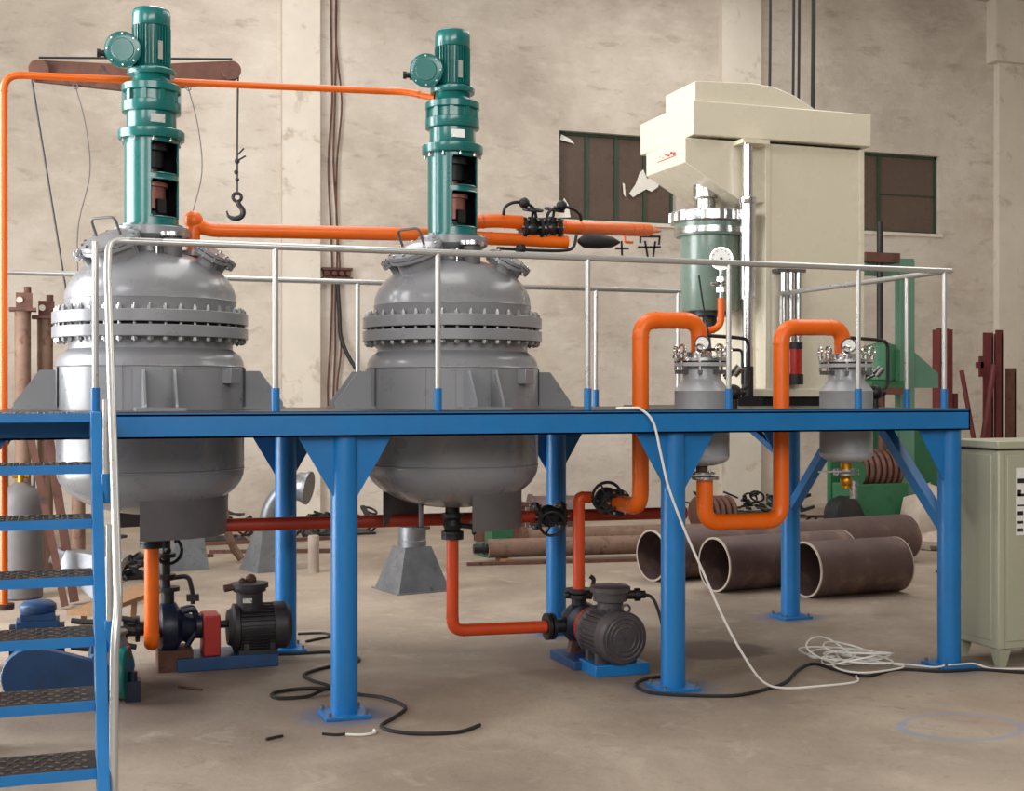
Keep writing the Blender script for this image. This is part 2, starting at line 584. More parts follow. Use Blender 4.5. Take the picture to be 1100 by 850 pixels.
# painted characters on the wall
ch = MB()
yw = YB - .004


def stroke(x0, z0, x1, z1, w=.035):
    ch.bar((x0, yw, z0), (x1, yw, z1), w if abs(x1 - x0) < abs(z1 - z0) else .008, .008 if abs(x1 - x0) < abs(z1 - z0) else w)


def stroke2(x0, z0, x1, z1, w=.036):
    d = Vector((x1 - x0, 0, z1 - z0)).normalized()
    n = Vector((-d.z, 0, d.x)) * w / 2
    a, b = Vector((x0, yw - .004, z0)), Vector((x1, yw - .004, z1))
    ch.prism([a + n, b + n, b - n, a - n], (0, .01, 0))


stroke2(9.53, 4.74, 9.8, 4.75)
stroke2(9.665, 4.62, 9.655, 4.88)
stroke2(10.02, 4.98, 10.42, 4.99)
stroke2(10.03, 5.0, 10.03, 4.86)
stroke2(10.42, 5.0, 10.4, 4.84)
stroke2(10.24, 5.0, 10.23, 5.14)
stroke2(9.98, 4.78, 10.44, 4.8)
stroke2(10.12, 4.9, 10.18, 4.6)
stroke2(10.33, 4.9, 10.28, 4.58)
stroke2(10.16, 4.6, 10.34, 4.57)
single('wall_lettering', ch, M['inkblack'], 'black painted characters on the plaster below the left window', 'lettering', kind='structure')

# ------------------------------------------------------------------ the platform
H = 2.0
BZ = 1.835
PX0, PX1, PY1 = -.95, 6.64, 2.57
plat = thing('steel_platform', 'long blue steel platform with railings carrying the two grey reactors', 'platform', (2.8, 1.28, 0))


def holed(mb, x0, x1, y0, y1, cx, cy, r, z0, z1):
    """rectangular plate with one round hole"""
    n = 48
    inn, out = [], []
    for k in range(n):
        a = 2 * PI * k / n
        c_, s_ = math.cos(a), math.sin(a)
        inn.append((cx + r * c_, cy + r * s_))
        t_ = min(((x1 - cx) / c_ if c_ > 1e-9 else (x0 - cx) / c_ if c_ < -1e-9 else 1e9), ((y1 - cy) / s_ if s_ > 1e-9 else (y0 - cy) / s_ if s_ < -1e-9 else 1e9))
        out.append((cx + t_ * c_, cy + t_ * s_))
    vs = [(x, y, z) for z in (z0, z1) for L in (inn, out) for x, y in L]
    fs = []
    for k in range(n):
        j = (k + 1) % n
        fs += [(k, j, n + j, n + k), (2 * n + k, 3 * n + k, 3 * n + j, 2 * n + j), (k, 2 * n + k, 2 * n + j, j)]
    mb.add(vs, fs)


holes = [(-.362, 1.68, .05, .1), (.643, 1.42, .675, .72), (2.857, 1.25, .675, .72), (4.135, .6, .075, .1), (4.649, .6, .222, .26), (5.338, .6, .075, .1), (5.928, .6, .222, .26)]
xa = PX0
for hx_, hy_, hr_, hh_ in holes:
    part('deck_plate', MB().b2(xa, hx_ - hh_, .01, PY1 - .01, 1.985, 2.0), M['checker'], plat)
    dk = MB()
    dk.b2(hx_ - hh_, hx_ + hh_, .01, hy_ - hh_, 1.985, 2.0)
    dk.b2(hx_ - hh_, hx_ + hh_, hy_ + hh_, PY1 - .01, 1.985, 2.0)
    holed(dk, hx_ - hh_, hx_ + hh_, hy_ - hh_, hy_ + hh_, hx_, hy_, hr_, 1.985, 2.0)
    part('deck_plate', dk, M['checker'], plat)
    xa = hx_ + hh_
part('deck_plate', MB().b2(xa, PX1 - .01, .01, PY1 - .01, 1.985, 2.0), M['checker'], plat)
dk = MB().b2(5.4, 7.62, PY1 - .01, 3.75, 1.985, 2.0)
part('deck_plate', dk, M['checker'], plat)


def channel(x0, y0, x1, y1, inward):
    """C channel with its web outside; inward = horizontal vector of the flanges"""
    mb = MB()
    p, q = Vector((x0, y0, 0)), Vector((x1, y1, 0))
    iv = Vector(inward)
    for a, b, z0, z1 in ((0, .012, BZ, 1.993), (0, .07, BZ, BZ + .012), (0, .07, 1.972, 1.984)):
        mb.prism([p + iv * a + Vector((0, 0, z0)), q + iv * a + Vector((0, 0, z0)), q + iv * b + Vector((0, 0, z0)), p + iv * b + Vector((0, 0, z0))], (0, 0, z1 - z0))
    return mb


part('edge_beam', channel(PX0, 0, PX1, 0, (0, 1, 0)), M['blue'], plat)
part('edge_beam', channel(PX0, PY1, PX1, PY1, (0, -1, 0)), M['blue'], plat)
part('edge_beam', channel(PX1, 0.0, PX1, PY1, (-1, 0, 0)), M['blue'], plat)
part('edge_beam', channel(PX0, 0.0, PX0, PY1, (1, 0, 0)), M['blue'], plat)
for x in (1.78, 3.88):
    part('cross_beam', MB().b2(x - .05, x + .05, .07, PY1 - .07, BZ, 1.985), M['blue'], plat)
for x in (5.45, 7.55):
    part('cross_beam', MB().b2(x - .04, x + .04, PY1, 3.7, BZ + .02, 1.985), M['blue'], plat)
part('edge_beam', MB().b2(5.4, 7.6, 3.7, 3.75, BZ + .02, 1.993), M['blue'], plat)
part('edge_beam', MB().b2(6.64, 7.6, PY1, PY1 + .05, BZ + .02, 1.993), M['blue'], plat)

gp = .012
for x in (-.6, 1.78, 4.17, 6.54):
    for y in (.12, 2.45):
        sides = (-1, 1)
        if x > 6:
            sides = (-1,)
        mb = MB().cyl((x, y, .02), (x, y, BZ), .088, n=28)
        c = part('column', mb, M['blue'], plat)
        part('base_plate', MB().b2(x - .15, x + .15, y - .15, y + .15, 0, .024), M['blue'], c, bev=.004)
        for s in sides:
            g = MB()
            w_ = .31
            yg = y - (.04 if y < 1 else -.04)
            g.prism([(x + s * .06, yg, BZ), (x + s * w_, yg, BZ), (x + s * .07, yg, BZ - .41), (x + s * .06, yg, BZ - .41)], (0, gp, 0))
            part('gusset', g, M['blue'], c)
        for sx, sy in ((1, 1), (-1, -1), (1, -1), (-1, 1)):
            part('anchor_bolt', MB().cyl((x + sx * .12, y + sy * .12, .02), (x + sx * .12, y + sy * .12, .05), .012, n=8), M['greydark'], c)
for (y0, z0, y1, z1) in ((.16, 1.06, .98, BZ), (2.40, 1.06, 1.62, BZ)):
    part('knee_brace', MB().bar((6.54, y0, z0), (6.54, y1, z1), .085, .085), M['blue'], plat)
# knee braces under the machine bay
for x in (5.45, 6.54):
    part('knee_brace', MB().bar((x, 2.55, 1.5), (x, 3.4, BZ + .02), .06, .06), M['blue'], plat)

# railings
RH = 3.058
tr = .0225
rl = MB().tube([(.42, .05, RH), (6.5, .05, RH)], tr, 12)
rl.ball((6.5, .05, RH), tr, 10)
part('top_rail', rl, M['rail'], plat)
part('top_rail', MB().tube([(6.47, .06, RH), (6.47, 2.5, RH)], tr, 12), M['rail'], plat)
part('top_rail', MB().tube([(PX0, 2.52, RH), (5.42, 2.52, RH)], tr, 12), M['rail'], plat)
posts = [(x, .05) for x in (1.32, 2.40, 3.48, 4.58, 5.67, 6.44)] + [(6.47, .56), (6.47, 2.5)] + [(x, 2.52) for x in (.22, 2.4, 4.58, 5.40)] + [(.22, .05)]
for x, y in posts:
    p = part('post', MB().cyl((x, y, 2.14), (x, y, RH - .01), .019, n=12), M['rail'], plat)
    part('socket', MB().cyl((x, y, 1.99), (x, y, 2.15), .027, n=12), M['blue'], p)

# ------------------------------------------------------------------ stairs
st = thing('steel_stairs', 'steep blue steel stairs with chequer treads at the left end of the platform', 'stairs', (-.28, -1.2, 0))
N = 7
rise, run, Y0 = 2.0 / 7, .205, -.45
XS0, XS1 = -.80, .18


def stud_mesh():
    mb = MB()
    nx = 15
    for j in range(6):
        for i in range(nx):
            x = (i + .5 + (.5 if j % 2 else 0)) * (XS1 - XS0 - .02) / nx - (XS1 - XS0) / 2
            if x > (XS1 - XS0) / 2 - .03:
                continue
            y = -.15 + j * .055
            ang = .7 if (i + j) % 2 else -.7
            mb.box((x, y, .0025), (.028, .009, .004), rz=ang)
    return mb


sm = stud_mesh().mesh('tread_studs')
sm.materials.append(M['stud'])
for i in range(0, N):
    z = H - i * rise
    yf = Y0 - i * run
    dep = .36 if i else .45
    tr_ = part('tread', MB().b2(XS0, XS1, yf + .004, yf + dep, z - .012, z), M['checker'], st)
    part('nosing', MB().b2(XS0, XS1, yf, yf + .008, z - .05, z + .001), M['blue'], tr_)
    part('nosing', MB().b2(XS0, XS1, yf + dep - .006, yf + dep, z - .05, z - .001), M['blue'], tr_)
    o = inst('raised_studs', sm, tr_, ((XS0 + XS1) / 2, yf + .2, z))
    o['kind'] = 'stuff'
for x in (XS0 - .06, XS1):
    poly = []
    a = (Y0 - .02, H + .005)
    b = (Y0 - .02 - run * 7.0 - .02, 0)
    poly = [(x, a[0], a[1]), (x, a[0] - .0, a[1] - .0), (x, b[0], b[1]), (x, b[0] + .24, 0), (x, a[0] + .24, a[1] - .06), (x, -.0, a[1] - .16), (x, -.0, a[1])]
    poly.pop(1)
    part('stringer', MB().prism(poly, (.06, 0, 0)), M['blue'], st, bev=.004)
hx = .285
path = bend([(.62, .05, RH), (.30, .05, RH), (hx, -.12, 2.86), (hx, -1.60, 1.06), (hx - .02, -1.66, .9), (hx - .03, -1.72, .08)], .09, 5)
part('handrail', MB().tube(path, .0225, 12), M['rail'], st)
for yy, zb in ((-.76, 1.56), (-1.29, .83)):
    top = 2.86 + (yy + .12) * (1.80 / 1.48)
    p = part('post', MB().cyl((.255, yy, zb + .1), (.262, yy, top), .018, n=12), M['rail'], st)
    part('socket', MB().cyl((.255, yy, zb - .05), (.255, yy, zb + .11), .027, n=12), M['blue'], p)
path = bend([(XS0 - .03, .05, RH), (XS0 - .03, -.12, 2.86), (XS0 - .03, -1.60, 1.06), (XS0 - .03, -1.72, .08)], .09, 5)
part('handrail', MB().tube(path, .0225, 12), M['rail'], st)

# ------------------------------------------------------------------ reactors
bolt = MB().lathe([(.009, -.125), (.011, -.118), (.011, -.116), (.022, -.116), (.022, -.092), (.012, -.092), (.012, .094), (.022, .094), (.022, .118), (.011, .118), (.011, .128), (.008, .135)], n=6)
bolt_me = bolt.mesh('flange_bolt')
bolt_me.materials.append(M['boltgrey'])
sbolt = MB().lathe([(.012, -.035), (.012, -.02), (.006, -.02), (.006, .02), (.012, .02), (.012, .035)], n=6).mesh('small_bolt')
sbolt.materials.append(M['steel'])


def azdir(a):
    return Vector((math.sin(a), -math.cos(a), 0))


def nozzle(parent, base, axis, r, h, fr, cover=True, nb=8, name='nozzle'):
    """flanged nozzle standing on the head along axis"""
    base = Vector(base)
    d = Vector(axis).normalized()
    o = part(name, MB().lathe([(r, -.12), (r, h), (fr, h), (fr, h + .025), (.0001, h + .025)], base, d, 24), M['grey'], parent)
    if cover:
        part('blind_cover', MB().lathe([(fr, h + .032), (fr, h + .055), (.0001, h + .055)], base, d, 24), M['grey'], o)
    u, v, _ = basis(d)
    for k in range(nb):
        a = 2 * PI * k / nb
        q = base + d * (h + .028) + (u * math.cos(a) + v * math.sin(a)) * (fr - .02)
        b = inst('bolt', sbolt, o, q)
        b.rotation_euler = d.to_track_quat('Z', 'Y').to_euler()
    return o


def dome_z(r):
    t = r / .60
    return 2.78 + .37 * math.sqrt(max(0, 1 - t * t))


def dome_n(a, r):
    """point and normal on the head at azimuth a and radius r"""
    z = dome_z(r)
    p = azdir(a) * r
    n = azdir(a) * (r / .36) + Vector((0, 0, (z - 2.78) / .137))
    return p, z, n.normalized()


def reactor(cx, cy, label, skirts, view):
    t = thing('reactor_vessel', label, 'reactor', (cx, cy, 1.05), 'grey jacketed reactors on the platform')
    c = (cx, cy, 0)
    prof = [(.0001, 1.245)]
    for k in range(1, 13):
        a = PI / 2 * k / 12
        prof.append((.655 * math.sin(a), 1.565 - .32 * math.cos(a)))
    prof += [(.655, 1.572), (.66, 1.578), (.655, 1.584), (.655, 2.30), (.662, 2.306), (.655, 2.314), (.648, 2.35), (.63, 2.385), (.6, 2.41), (.575, 2.43), (.575, 2.52)]
    part('jacket_shell', MB().lathe(prof, c, n=72), M['grey'], t)
    part('shell_flange', MB().lathe([(.56, 2.505), (.684, 2.505), (.684, 2.585), (.56, 2.585)], c, n=72), M['grey'], t, bev=.004)
    part('gasket', MB().lathe([(.56, 2.585), (.615, 2.585), (.615, 2.605), (.56, 2.605)], c, n=48), M['black'], t)
    part('head_flange', MB().lathe([(.56, 2.605), (.684, 2.605), (.684, 2.688), (.6, 2.688), (.56, 2.69)], c, n=72), M['grey'], t, bev=.004)
    prof = [(.595, 2.68), (.60, 2.70), (.60, 2.772), (.604, 2.778), (.60, 2.784)]
    for k in range(1, 14):
        a = PI / 2 * k / 13
        prof.append((max(.0001, .60 * math.cos(a)), 2.784 + .366 * math.sin(a)))
    part('domed_head', MB().lathe(prof, c, n=72), M['grey'], t)
    for k in range(40):
        a = 2 * PI * (k + .5) / 40
        d = azdir(a) * .648
        inst('flange_bolt', bolt_me, t, (cx + d.x, cy + d.y, 2.595), (0, 0, a))
    # neck that carries the drive
    part('drive_neck', MB().lathe([(.2, 2.98), (.2, 3.2), (.262, 3.24), (.268, 3.245), (.268, 3.3), (.262, 3.305), (.2, 3.305)], c, n=40), M['grey'], t)
    # support lugs
    for a in (0, PI / 2, PI, -PI / 2):
        lug = MB()
        d, s = azdir(a), azdir(a + PI / 2)
        cc = Vector((cx, cy, 0))
        lug.prism([cc + d * .63 - s * .16 + Vector((0, 0, 2.0)), cc + d * .94 - s * .16 + Vector((0, 0, 2.0)), cc + d * .94 + s * .16 + Vector((0, 0, 2.0)), cc + d * .63 + s * .16 + Vector((0, 0, 2.0))], (0, 0, .022))
        lo = part('support_lug', lug, M['grey'], t)
        for e in (-.1, .1):
            g = MB()
            b = cc + s * (e - .008)
            g.prism([b + d * .62 + Vector((0, 0, 2.02)), b + d * .93 + Vector((0, 0, 2.02)), b + d * .93 + Vector((0, 0, 2.05)), b + d * .76 + Vector((0, 0, 2.28)), b + d * .62 + Vector((0, 0, 2.28))], s * .016)
            part('lug_gusset', g, M['grey'], lo)
        pad = MB().lathe([(.656, 1.98), (.668, 1.98), (.668, 2.3), (.656, 2.3)], c, n=10, a0=a - .25, a1=a + .25)
        part('lug_pad', pad, M['grey'], lo)
    # small square bracket on the shell
    a = view + .9
    d = azdir(a)
    part('name_bracket', MB().box((cx + d.x * .68, cy + d.y * .68, 2.24), (.11, .09, .11), rz=a), M['grey'], t, bev=.004)
    part('weld_seam', MB().box((cx + azdir(view - .3).x * .655, cy + azdir(view - .3).y * .655, 2.05), (.01, .008, .5), rz=view - .3), M['grey'], t)
    # bottom skirt plates
    for a0, a1 in skirts:
        sk = MB().lathe([(.53, 1.105), (.53, 1.42), (.522, 1.42), (.522, 1.105), (.53, 1.105)], c, n=24, a0=view + a0, a1=view + a1)
        part('skirt_plate', sk, M['greydark'], t)
    for a in (-.9, .9, 2.4):
        d = azdir(view + a) * .3
        part('skirt_leg', MB().cyl((cx + d.x, cy + d.y, 1.1), (cx + d.x, cy + d.y, 1.33), .018, n=8).cyl((cx + d.x, cy + d.y, 1.1), (cx + d.x, cy + d.y, 1.115), .07, n=12), M['greydark'], t)
    ov = part('outlet_valve', MB().lathe([(.055, 1.26), (.055, 1.2), (.085, 1.2), (.085, 1.17), (.06, 1.15), (.075, 1.11), (.06, 1.07), (.085, 1.06), (.085, 1.03), (.05, 1.03)], c, n=20), M['black'], t)
    part('valve_stem', MB().cyl((cx, cy, 1.11), (cx + .17, cy - .02, 1.09), .02, n=10).ring((cx + .17, cy - .02, 1.09), (1, -.1, -.1), .055, .011, 14, 6), M['black'], ov)
    # manhole with hinged lid
    a = view - .74
    p, z, n_ = dome_n(a, .36)
    base = Vector((cx + p.x, cy + p.y, z))
    d = (azdir(a) * .5 + Vector((0, 0, 1))).normalized()
    mh = part('manhole', MB().lathe([(.16, -.2), (.16, .07), (.205, .07), (.205, .095), (.0001, .095)], base, d, 32), M['grey'], t)
    part('manhole_lid', MB().lathe([(.205, .1), (.205, .128), (.15, .15), (.0001, .165)], base, d, 32), M['grey'], mh)
    u, v, _ = basis(d)
    side = azdir(a + PI / 2)
    side = (side - d * side.dot(d)).normalized()
    hp = base + d * .15
    fwd = d.cross(side)
    part('lid_handle', MB().tube(bend([hp + side * -.11, hp + side * -.11 + d * .13, hp + side * .11 + d * .13, hp + side * .11], .04, 4), .01, 8), M['greydark'], mh)
    for k in range(12):
        ang = 2 * PI * (k + .5) / 12
        q = base + d * .112 + (u * math.cos(ang) + v * math.sin(ang)) * .185
        b = inst('bolt', sbolt, mh, q)
        b.rotation_euler = d.to_track_quat('Z', 'Y').to_euler()
    # further nozzles
    for aa, rr, r_, h_, fr in ((view - 1.25, .44, .035, .06, .075), (view + 1.05, .43, .07, .06, .125), (view + 2.2, .4, .06, .1, .11), (view - 2.2, .4, .06, .1, .11), (view + 1.62, .46, .045, .06, .09)):
        p, z, n_ = dome_n(aa, rr)
        nozzle(t, (cx + p.x, cy + p.y, z), n_, r_, h_, fr, nb=8)
    p, z, n_ = dome_n(view + .12, .29)
    b = Vector((cx + p.x, cy + p.y, z))
    tn = part('thermometer_tap', MB().cyl(b - Vector((0, 0, .05)), b + Vector((0, 0, .09)), .014, n=10).cyl(b + Vector((0, 0, .05)), b + Vector((0, 0, .08)), .026, n=6).cyl(b + Vector((-.04, 0, .075)), b + Vector((.04, 0, .075)), .009, n=8), M['steel'], t)
    p, z, n_ = dome_n(view + .5, .3)
    b = Vector((cx + p.x, cy + p.y, z))
    sg = part('sight_glass', MB().cyl(b - Vector((0, 0, .06)), b + Vector((0, 0, .12)), .065, n=20), M['greydark'], t)
    part('sight_glass_ring', MB().cyl(b + Vector((0, 0, .12)), b + Vector((0, 0, .15)), .095, n=24), M['steel'], sg)
    return t


VX1, VX2, VY, VY1 = .643, 2.857, 1.25, 1.42
va1 = -.065
va2 = -.29
reactor(VX1, VY1, 'left grey jacketed reactor with bolted domed head nearest the blue stairs', ((-.15, 1.7), (2.2, 3.6)), va1)
reactor(VX2, VY, 'right grey jacketed reactor with bolted domed head between the front railing posts', ((.28, 1.7), (-1.4, -2.6)), va2)


def drive(cx, cy, label, view, dz):
    t = thing('agitator_drive', label, 'motor', (cx, cy, 3.305), 'teal agitator drives on the reactors')
    c = (cx, cy, 0)
    # lantern housing with two windows: a grid of wall cells with gaps
    lan = MB()
    zs = [3.305, 3.375, 3.645, 3.685, 3.912, 3.945]
    n = 48
    oc = view + .62
    hw = .66

    def cell(a0, a1, z0, z1, k):
        lan.lathe([(.178, z0), (.19, z0), (.19, z1), (.178, z1), (.178, z0)], c, n=k, a0=a0, a1=a1)
    lan.lathe([(.178, zs[0]), (.222, zs[0]), (.222, zs[0] + .02), (.19, zs[0] + .02), (.19, zs[1]), (.178, zs[1]), (.178, zs[0])], c, n=48)
    lan.lathe([(.178, zs[2]), (.19, zs[2]), (.19, zs[3]), (.178, zs[3]), (.178, zs[2])], c, n=48)
    lan.lathe([(.178, zs[4]), (.19, zs[4]), (.19, zs[5]), (.178, zs[5]), (.178, zs[4])], c, n=48)
    for z0, z1 in ((zs[1], zs[2]), (zs[3], zs[4])):
        cell(oc + hw, oc + PI - hw, z0, z1, 18)
        cell(oc + PI + hw - .5, oc + 2 * PI - hw, z0, z1, 20)
        # rounded corners of the window
        for s in (-1, 1):
            for zc, sg in ((z0, 1), (z1, -1)):
                for k in range(3):
                    w_ = (.03, .018, .008)[k]
                    a = oc + s * (hw - w_ * 2.2)
                    h0 = zc + sg * .011 * k
                    lan.lathe([(.179, min(h0, h0 + sg * .011)), (.1895, min(h0, h0 + sg * .011)), (.1895, max(h0, h0 + sg * .011)), (.179, max(h0, h0 + sg * .011)), (.179, min(h0, h0 + sg * .011))], c, n=2, a0=min(a, oc + s * hw), a1=max(a, oc + s * hw))
    ln = part('lantern_housing', lan, M['teal'], t)
    part('window_rim', MB().tube([Vector((cx, cy, 0)) + azdir(oc + s * hw * k) * .192 + Vector((0, 0, z)) for s, z, ks in ((1, zs[1], (-1, -.5, 0, .5, 1)), (-1, zs[2], (-1, -.5, 0, .5, 1))) for k in ks], .007, 6, True), M['teal'], ln)
    part('window_rim', MB().tube([Vector((cx, cy, 0)) + azdir(oc + s * hw * k) * .192 + Vector((0, 0, z)) for s, z, ks in ((1, zs[3], (-1, -.5, 0, .5, 1)), (-1, zs[4], (-1, -.5, 0, .5, 1))) for k in ks], .007, 6, True), M['teal'], ln)
    sh = MB().cyl((cx, cy, 3.3), (cx, cy, 3.94), .045, n=20).cyl((cx, cy, 3.44), (cx, cy, 3.6), .1, n=24).cyl((cx, cy, 3.6), (cx, cy, 3.63), .12, n=24)
    part('shaft_coupling', sh, M['copper'], ln)
    part('seal_housing', MB().cyl((cx, cy, 3.3), (cx, cy, 3.42), .11, n=20).box((cx + azdir(oc).x * .09, cy + azdir(oc).y * .09, 3.46), (.07, .07, .1), rz=oc), M['black'], ln)
    part('bearing_housing', MB().cyl((cx, cy, 3.74), (cx, cy, 3.86), .085, n=20).cyl((cx, cy, 3.86), (cx, cy, 3.94), .12, n=20), M['black'], ln)
    part('interior_shade_sheet', MB().lathe([(.176, 3.31), (.176, 3.94)], c, n=24, a0=oc + hw + .05, a1=oc + 2 * PI - hw - .05), M['black'], ln)  # black sheet added to paint the shade inside the lantern
    part('lantern_flange', MB().lathe([(.1, 3.94), (.228, 3.94), (.234, 3.95), (.234, 4.0), (.228, 4.006), (.1, 4.006)], c, n=44), M['teal'], t)
    for k in range(10):
        d = azdir(2 * PI * k / 10) * .21
        inst('bolt', sbolt, t, (cx + d.x, cy + d.y, 3.945))
    g = part('gearbox', MB().lathe([(.17, 4.0), (.175, 4.01), (.175, 4.13), (.205, 4.135), (.208, 4.14), (.208, 4.205), (.2, 4.21), (.186, 4.212), (.186, 4.275), (.2, 4.278), (.208, 4.285), (.208, 4.33), (.2, 4.336), (.15, 4.34), (.135, 4.36), (.13, 4.41), (.1, 4.41)], c, n=44), M['teal'], t)
    for k in range(10):
        a = 2 * PI * (k + .5) / 10
        d = azdir(a) * .196
        part('gearbox_rib', MB().box((cx + d.x, cy + d.y, 4.243), (.03, .022, .07), rz=a), M['teal'], g)
    d = azdir(view + .25) * .176
    part('name_plate', MB().box((cx + d.x, cy + d.y, 4.075), (.1, .006, .06), rz=view + .25), M['plate'], g)
    mt = part('motor', MB().lathe([(.1, 4.405), (.165, 4.405), (.17, 4.412), (.17, 4.44), (.165, 4.446), (.125, 4.45), (.118, 4.47), (.118, 4.76)], c, n=40), M['teal'], t)
    part('fan_cowl', MB().lathe([(.132, 4.755), (.135, 4.76), (.135, 4.85), (.128, 4.875), (.105, 4.888), (.0001, 4.892)], c, n=40), M['teal'], mt)
    fin = MB()
    for k in range(36):
        a = 2 * PI * k / 36
        d = azdir(a) * .125
        fin.box((cx + d.x, cy + d.y, 4.61), (.006, .024, .28), rz=a)
    part('cooling_fins', fin, M['teal'], mt, kind='stuff')
    d = azdir(view + .45) * .14
    part('name_plate', MB().box((cx + d.x, cy + d.y, 4.57), (.035, .006, .13), rz=view + .45), M['plate'], mt)
    # round terminal box reaching out to the left
    a = view - 1.0
    d = azdir(a)
    b = Vector((cx, cy, 4.56))
    tip = b + d * .13
    ax = (azdir(view - .12) + Vector((0, 0, -.12))).normalized()
    cb_ = b + azdir(view - 1.3) * .195 + Vector((0, 0, -.005)) + azdir(view) * .04
    tb = part('terminal_box', MB().cyl(b + d * .06, cb_ + d * .03, .065, n=18).lathe([(.1, -.1), (.115, -.09), (.115, .05), (.126, .05), (.126, .075), (.112, .08), (.08, .08), (.075, .086), (.0001, .086)], cb_, ax, 28), M['teal'], mt)
    u, v, _ = basis(ax)
    for k in range(8):
        q = cb_ + ax * .07 + (u * math.cos(PI * k / 4) + v * math.sin(PI * k / 4)) * .108
        bo = inst('bolt', sbolt, tb, q)
        bo.rotation_euler = ax.to_track_quat('Z', 'Y').to_euler()
        bo.scale = (.6, .6, .6)
    gd = azdir(view - 1.5)
    q = cb_ + gd * .1 + Vector((0, 0, -.03))
    part('cable_gland', MB().cyl(q, q + gd * .035, .035, n=10).cyl(q + gd * .035, q + gd * .06, .022, n=10).cyl(q + gd * .06, q + gd * .085, .03, n=8), M['black'], tb)
    return t


drive(VX1, VY1, 'teal agitator motor and gearbox on top of the left reactor', va1, 0)
drive(VX2, VY, 'teal agitator motor and gearbox on top of the right reactor', va2, 0)


# ------------------------------------------------------------------ pipework
def flange(parent, c, axis, r, mat, th=.02):
    d = Vector(axis).normalized()
    c = Vector(c)
    return part('flange', MB().cyl(c - d * th, c + d * th, r, n=20), mat, parent)


def pipe(label, pts, r, mat, br=.12, n=16, flanges=(), name='pipe', group=None):
    p0 = Vector(pts[0])
    t = thing(name, label, 'pipe', p0, group)
    pts = [Vector(p) for p in pts]
    part('tube', MB().tube(bend(pts, br, 6) if br else pts, r, n), mat, t)
    # weld collars where each bend begins
    for i in range(1, len(pts) - 1):
        for q in (pts[i - 1], pts[i + 1]):
            u = (q - pts[i])
            if br and u.length > br * 1.6:
                u.normalize()
                c = pts[i] + u * br
                part('weld_collar', MB().cyl(c - u * .006, c + u * .006, r + .003, n=n), mat, t)
    for c, ax, fr, fm in flanges:
        flange(t, c, ax, fr, fm)
    return t


def valve(label, c, axis, stem, r=.07, wheel=.085, L=.11, sl=.17, name='gate_valve', open_wheel=True):
    """flanged black valve: body along axis, stem with handwheel"""
    c = Vector(c)
    d, s = Vector(axis).normalized(), Vector(stem).normalized()
    t = thing(name, label, 'valve', c)
    part('valve_body', MB().cyl(c - d * L, c + d * L, r * .62, n=16).ball(c, r * .95, 14).cyl(c, c + s * sl * .6, r * .5, n=12).cyl(c + s * sl * .35, c + s * sl * .45, r * .75, n=12), M['black'], t)
    for e in (-1, 1):
        f = part('flange', MB().cyl(c + d * (e * L - .014), c + d * (e * L + .014), r * 1.2, n=20), M['black'], t)
        u, v, _ = basis(d)
        for k in range(6):
            q = c + d * e * L + (u * math.cos(PI * k / 3) + v * math.sin(PI * k / 3)) * r * 1.0
            b = inst('bolt', sbolt, f, q)
            b.rotation_euler = d.to_track_quat('Z', 'Y').to_euler()
    part('stem', MB().cyl(c + s * sl * .5, c + s * (sl + .03), .012, n=8), M['black'], t)
    hub = c + s * sl
    u, v, _ = basis(s)
    w = MB().ring(hub, s, wheel, .012, 22, 8).cyl(hub - s * .012, hub + s * .012, .025, n=10)
    for k in range(3):
        a = 2 * PI * k / 3
        w.cyl(hub, hub + (u * math.cos(a) + v * math.sin(a)) * wheel, .008, n=6)
    part('handwheel', w, M['black'], t)
    return t


# thin line over the drives
pipe('thin orange pipe rising at the left edge and crossing to the right drive', [(-.362, 1.68, .59), (-.362, 1.68, 4.40), (2.45, 1.56, 4.465), (2.56, 1.50, 4.458), (2.74, 1.32, 4.385)], .0265, M['orange'], .12, 12,
     flanges=[((-.362, 1.68, .59), (0, 0, 1), .07, M['rust'])])
# vapour main between the reactors
pipe('thick orange pipe running from the left reactor head to the right reactor', [(.95, 1.58, 2.95), (.95, 1.58, 3.37), (1.07, 1.60, 3.335), (2.74, 1.58, 3.365)], .052, M['orange'], .07, 18,
     flanges=[((.95, 1.58, 3.15), (0, 0, 1), .1, M['grey'])])
part('elbow_cover', MB().ball((.955, 1.585, 3.40), .07, 16), M['orange'], bpy.data.objects['pipe.001'])
pipe('short orange pipe leaving the right reactor below the valve pair', [(2.98, 1.62, 3.37), (3.2, 1.58, 3.355), (3.62, 1.58, 3.355), (3.93, 1.58, 3.35)], .052, M['orange'], .08, 18)
pipe('orange u-bend pipe doubling back above the short pipe beside the right drive', [(3.0, 1.62, 3.38), (3.12, 1.60, 3.48), (3.3, 1.58, 3.5), (3.54, 1.58, 3.495)], .055, M['orange'], .09, 18)
pipe('orange pipe reaching back from the valve pair towards the green mixing cylinder', [(3.82, 1.58, 3.475), (4.0, 1.64, 3.48), (4.9, 2.38, 3.585), (5.1, 2.54, 3.61)], [.06] * 1 and .056, M['orange'], .1, 18)
part('reducer_tip', MB().lathe([(.056, 0), (.056, .02), (.03, .12), (.02, .26)], (5.09, 2.53, 3.609), (.2, .16, .025), 16), M['orange'], bpy.data.objects['pipe.004'])
part('drip_tap', MB().tube(bend([(4.72, 2.2, 3.53), (4.72, 2.2, 3.45), (4.8, 2.2, 3.45)], .02), .012, 8), M['orange'], bpy.data.objects['pipe.004'])
valve('left black valve of the pair in the orange pipe beside the right drive', (3.62, 1.58, 3.45), (1, 0, 0), (0, -.25, 1), .075, .075, .07, .15)
valve('right black valve of the pair in the orange pipe beside the right drive', (3.79, 1.58, 3.46), (1, 0, 0), (.1, -.25, 1), .07, .075, .06, .15)
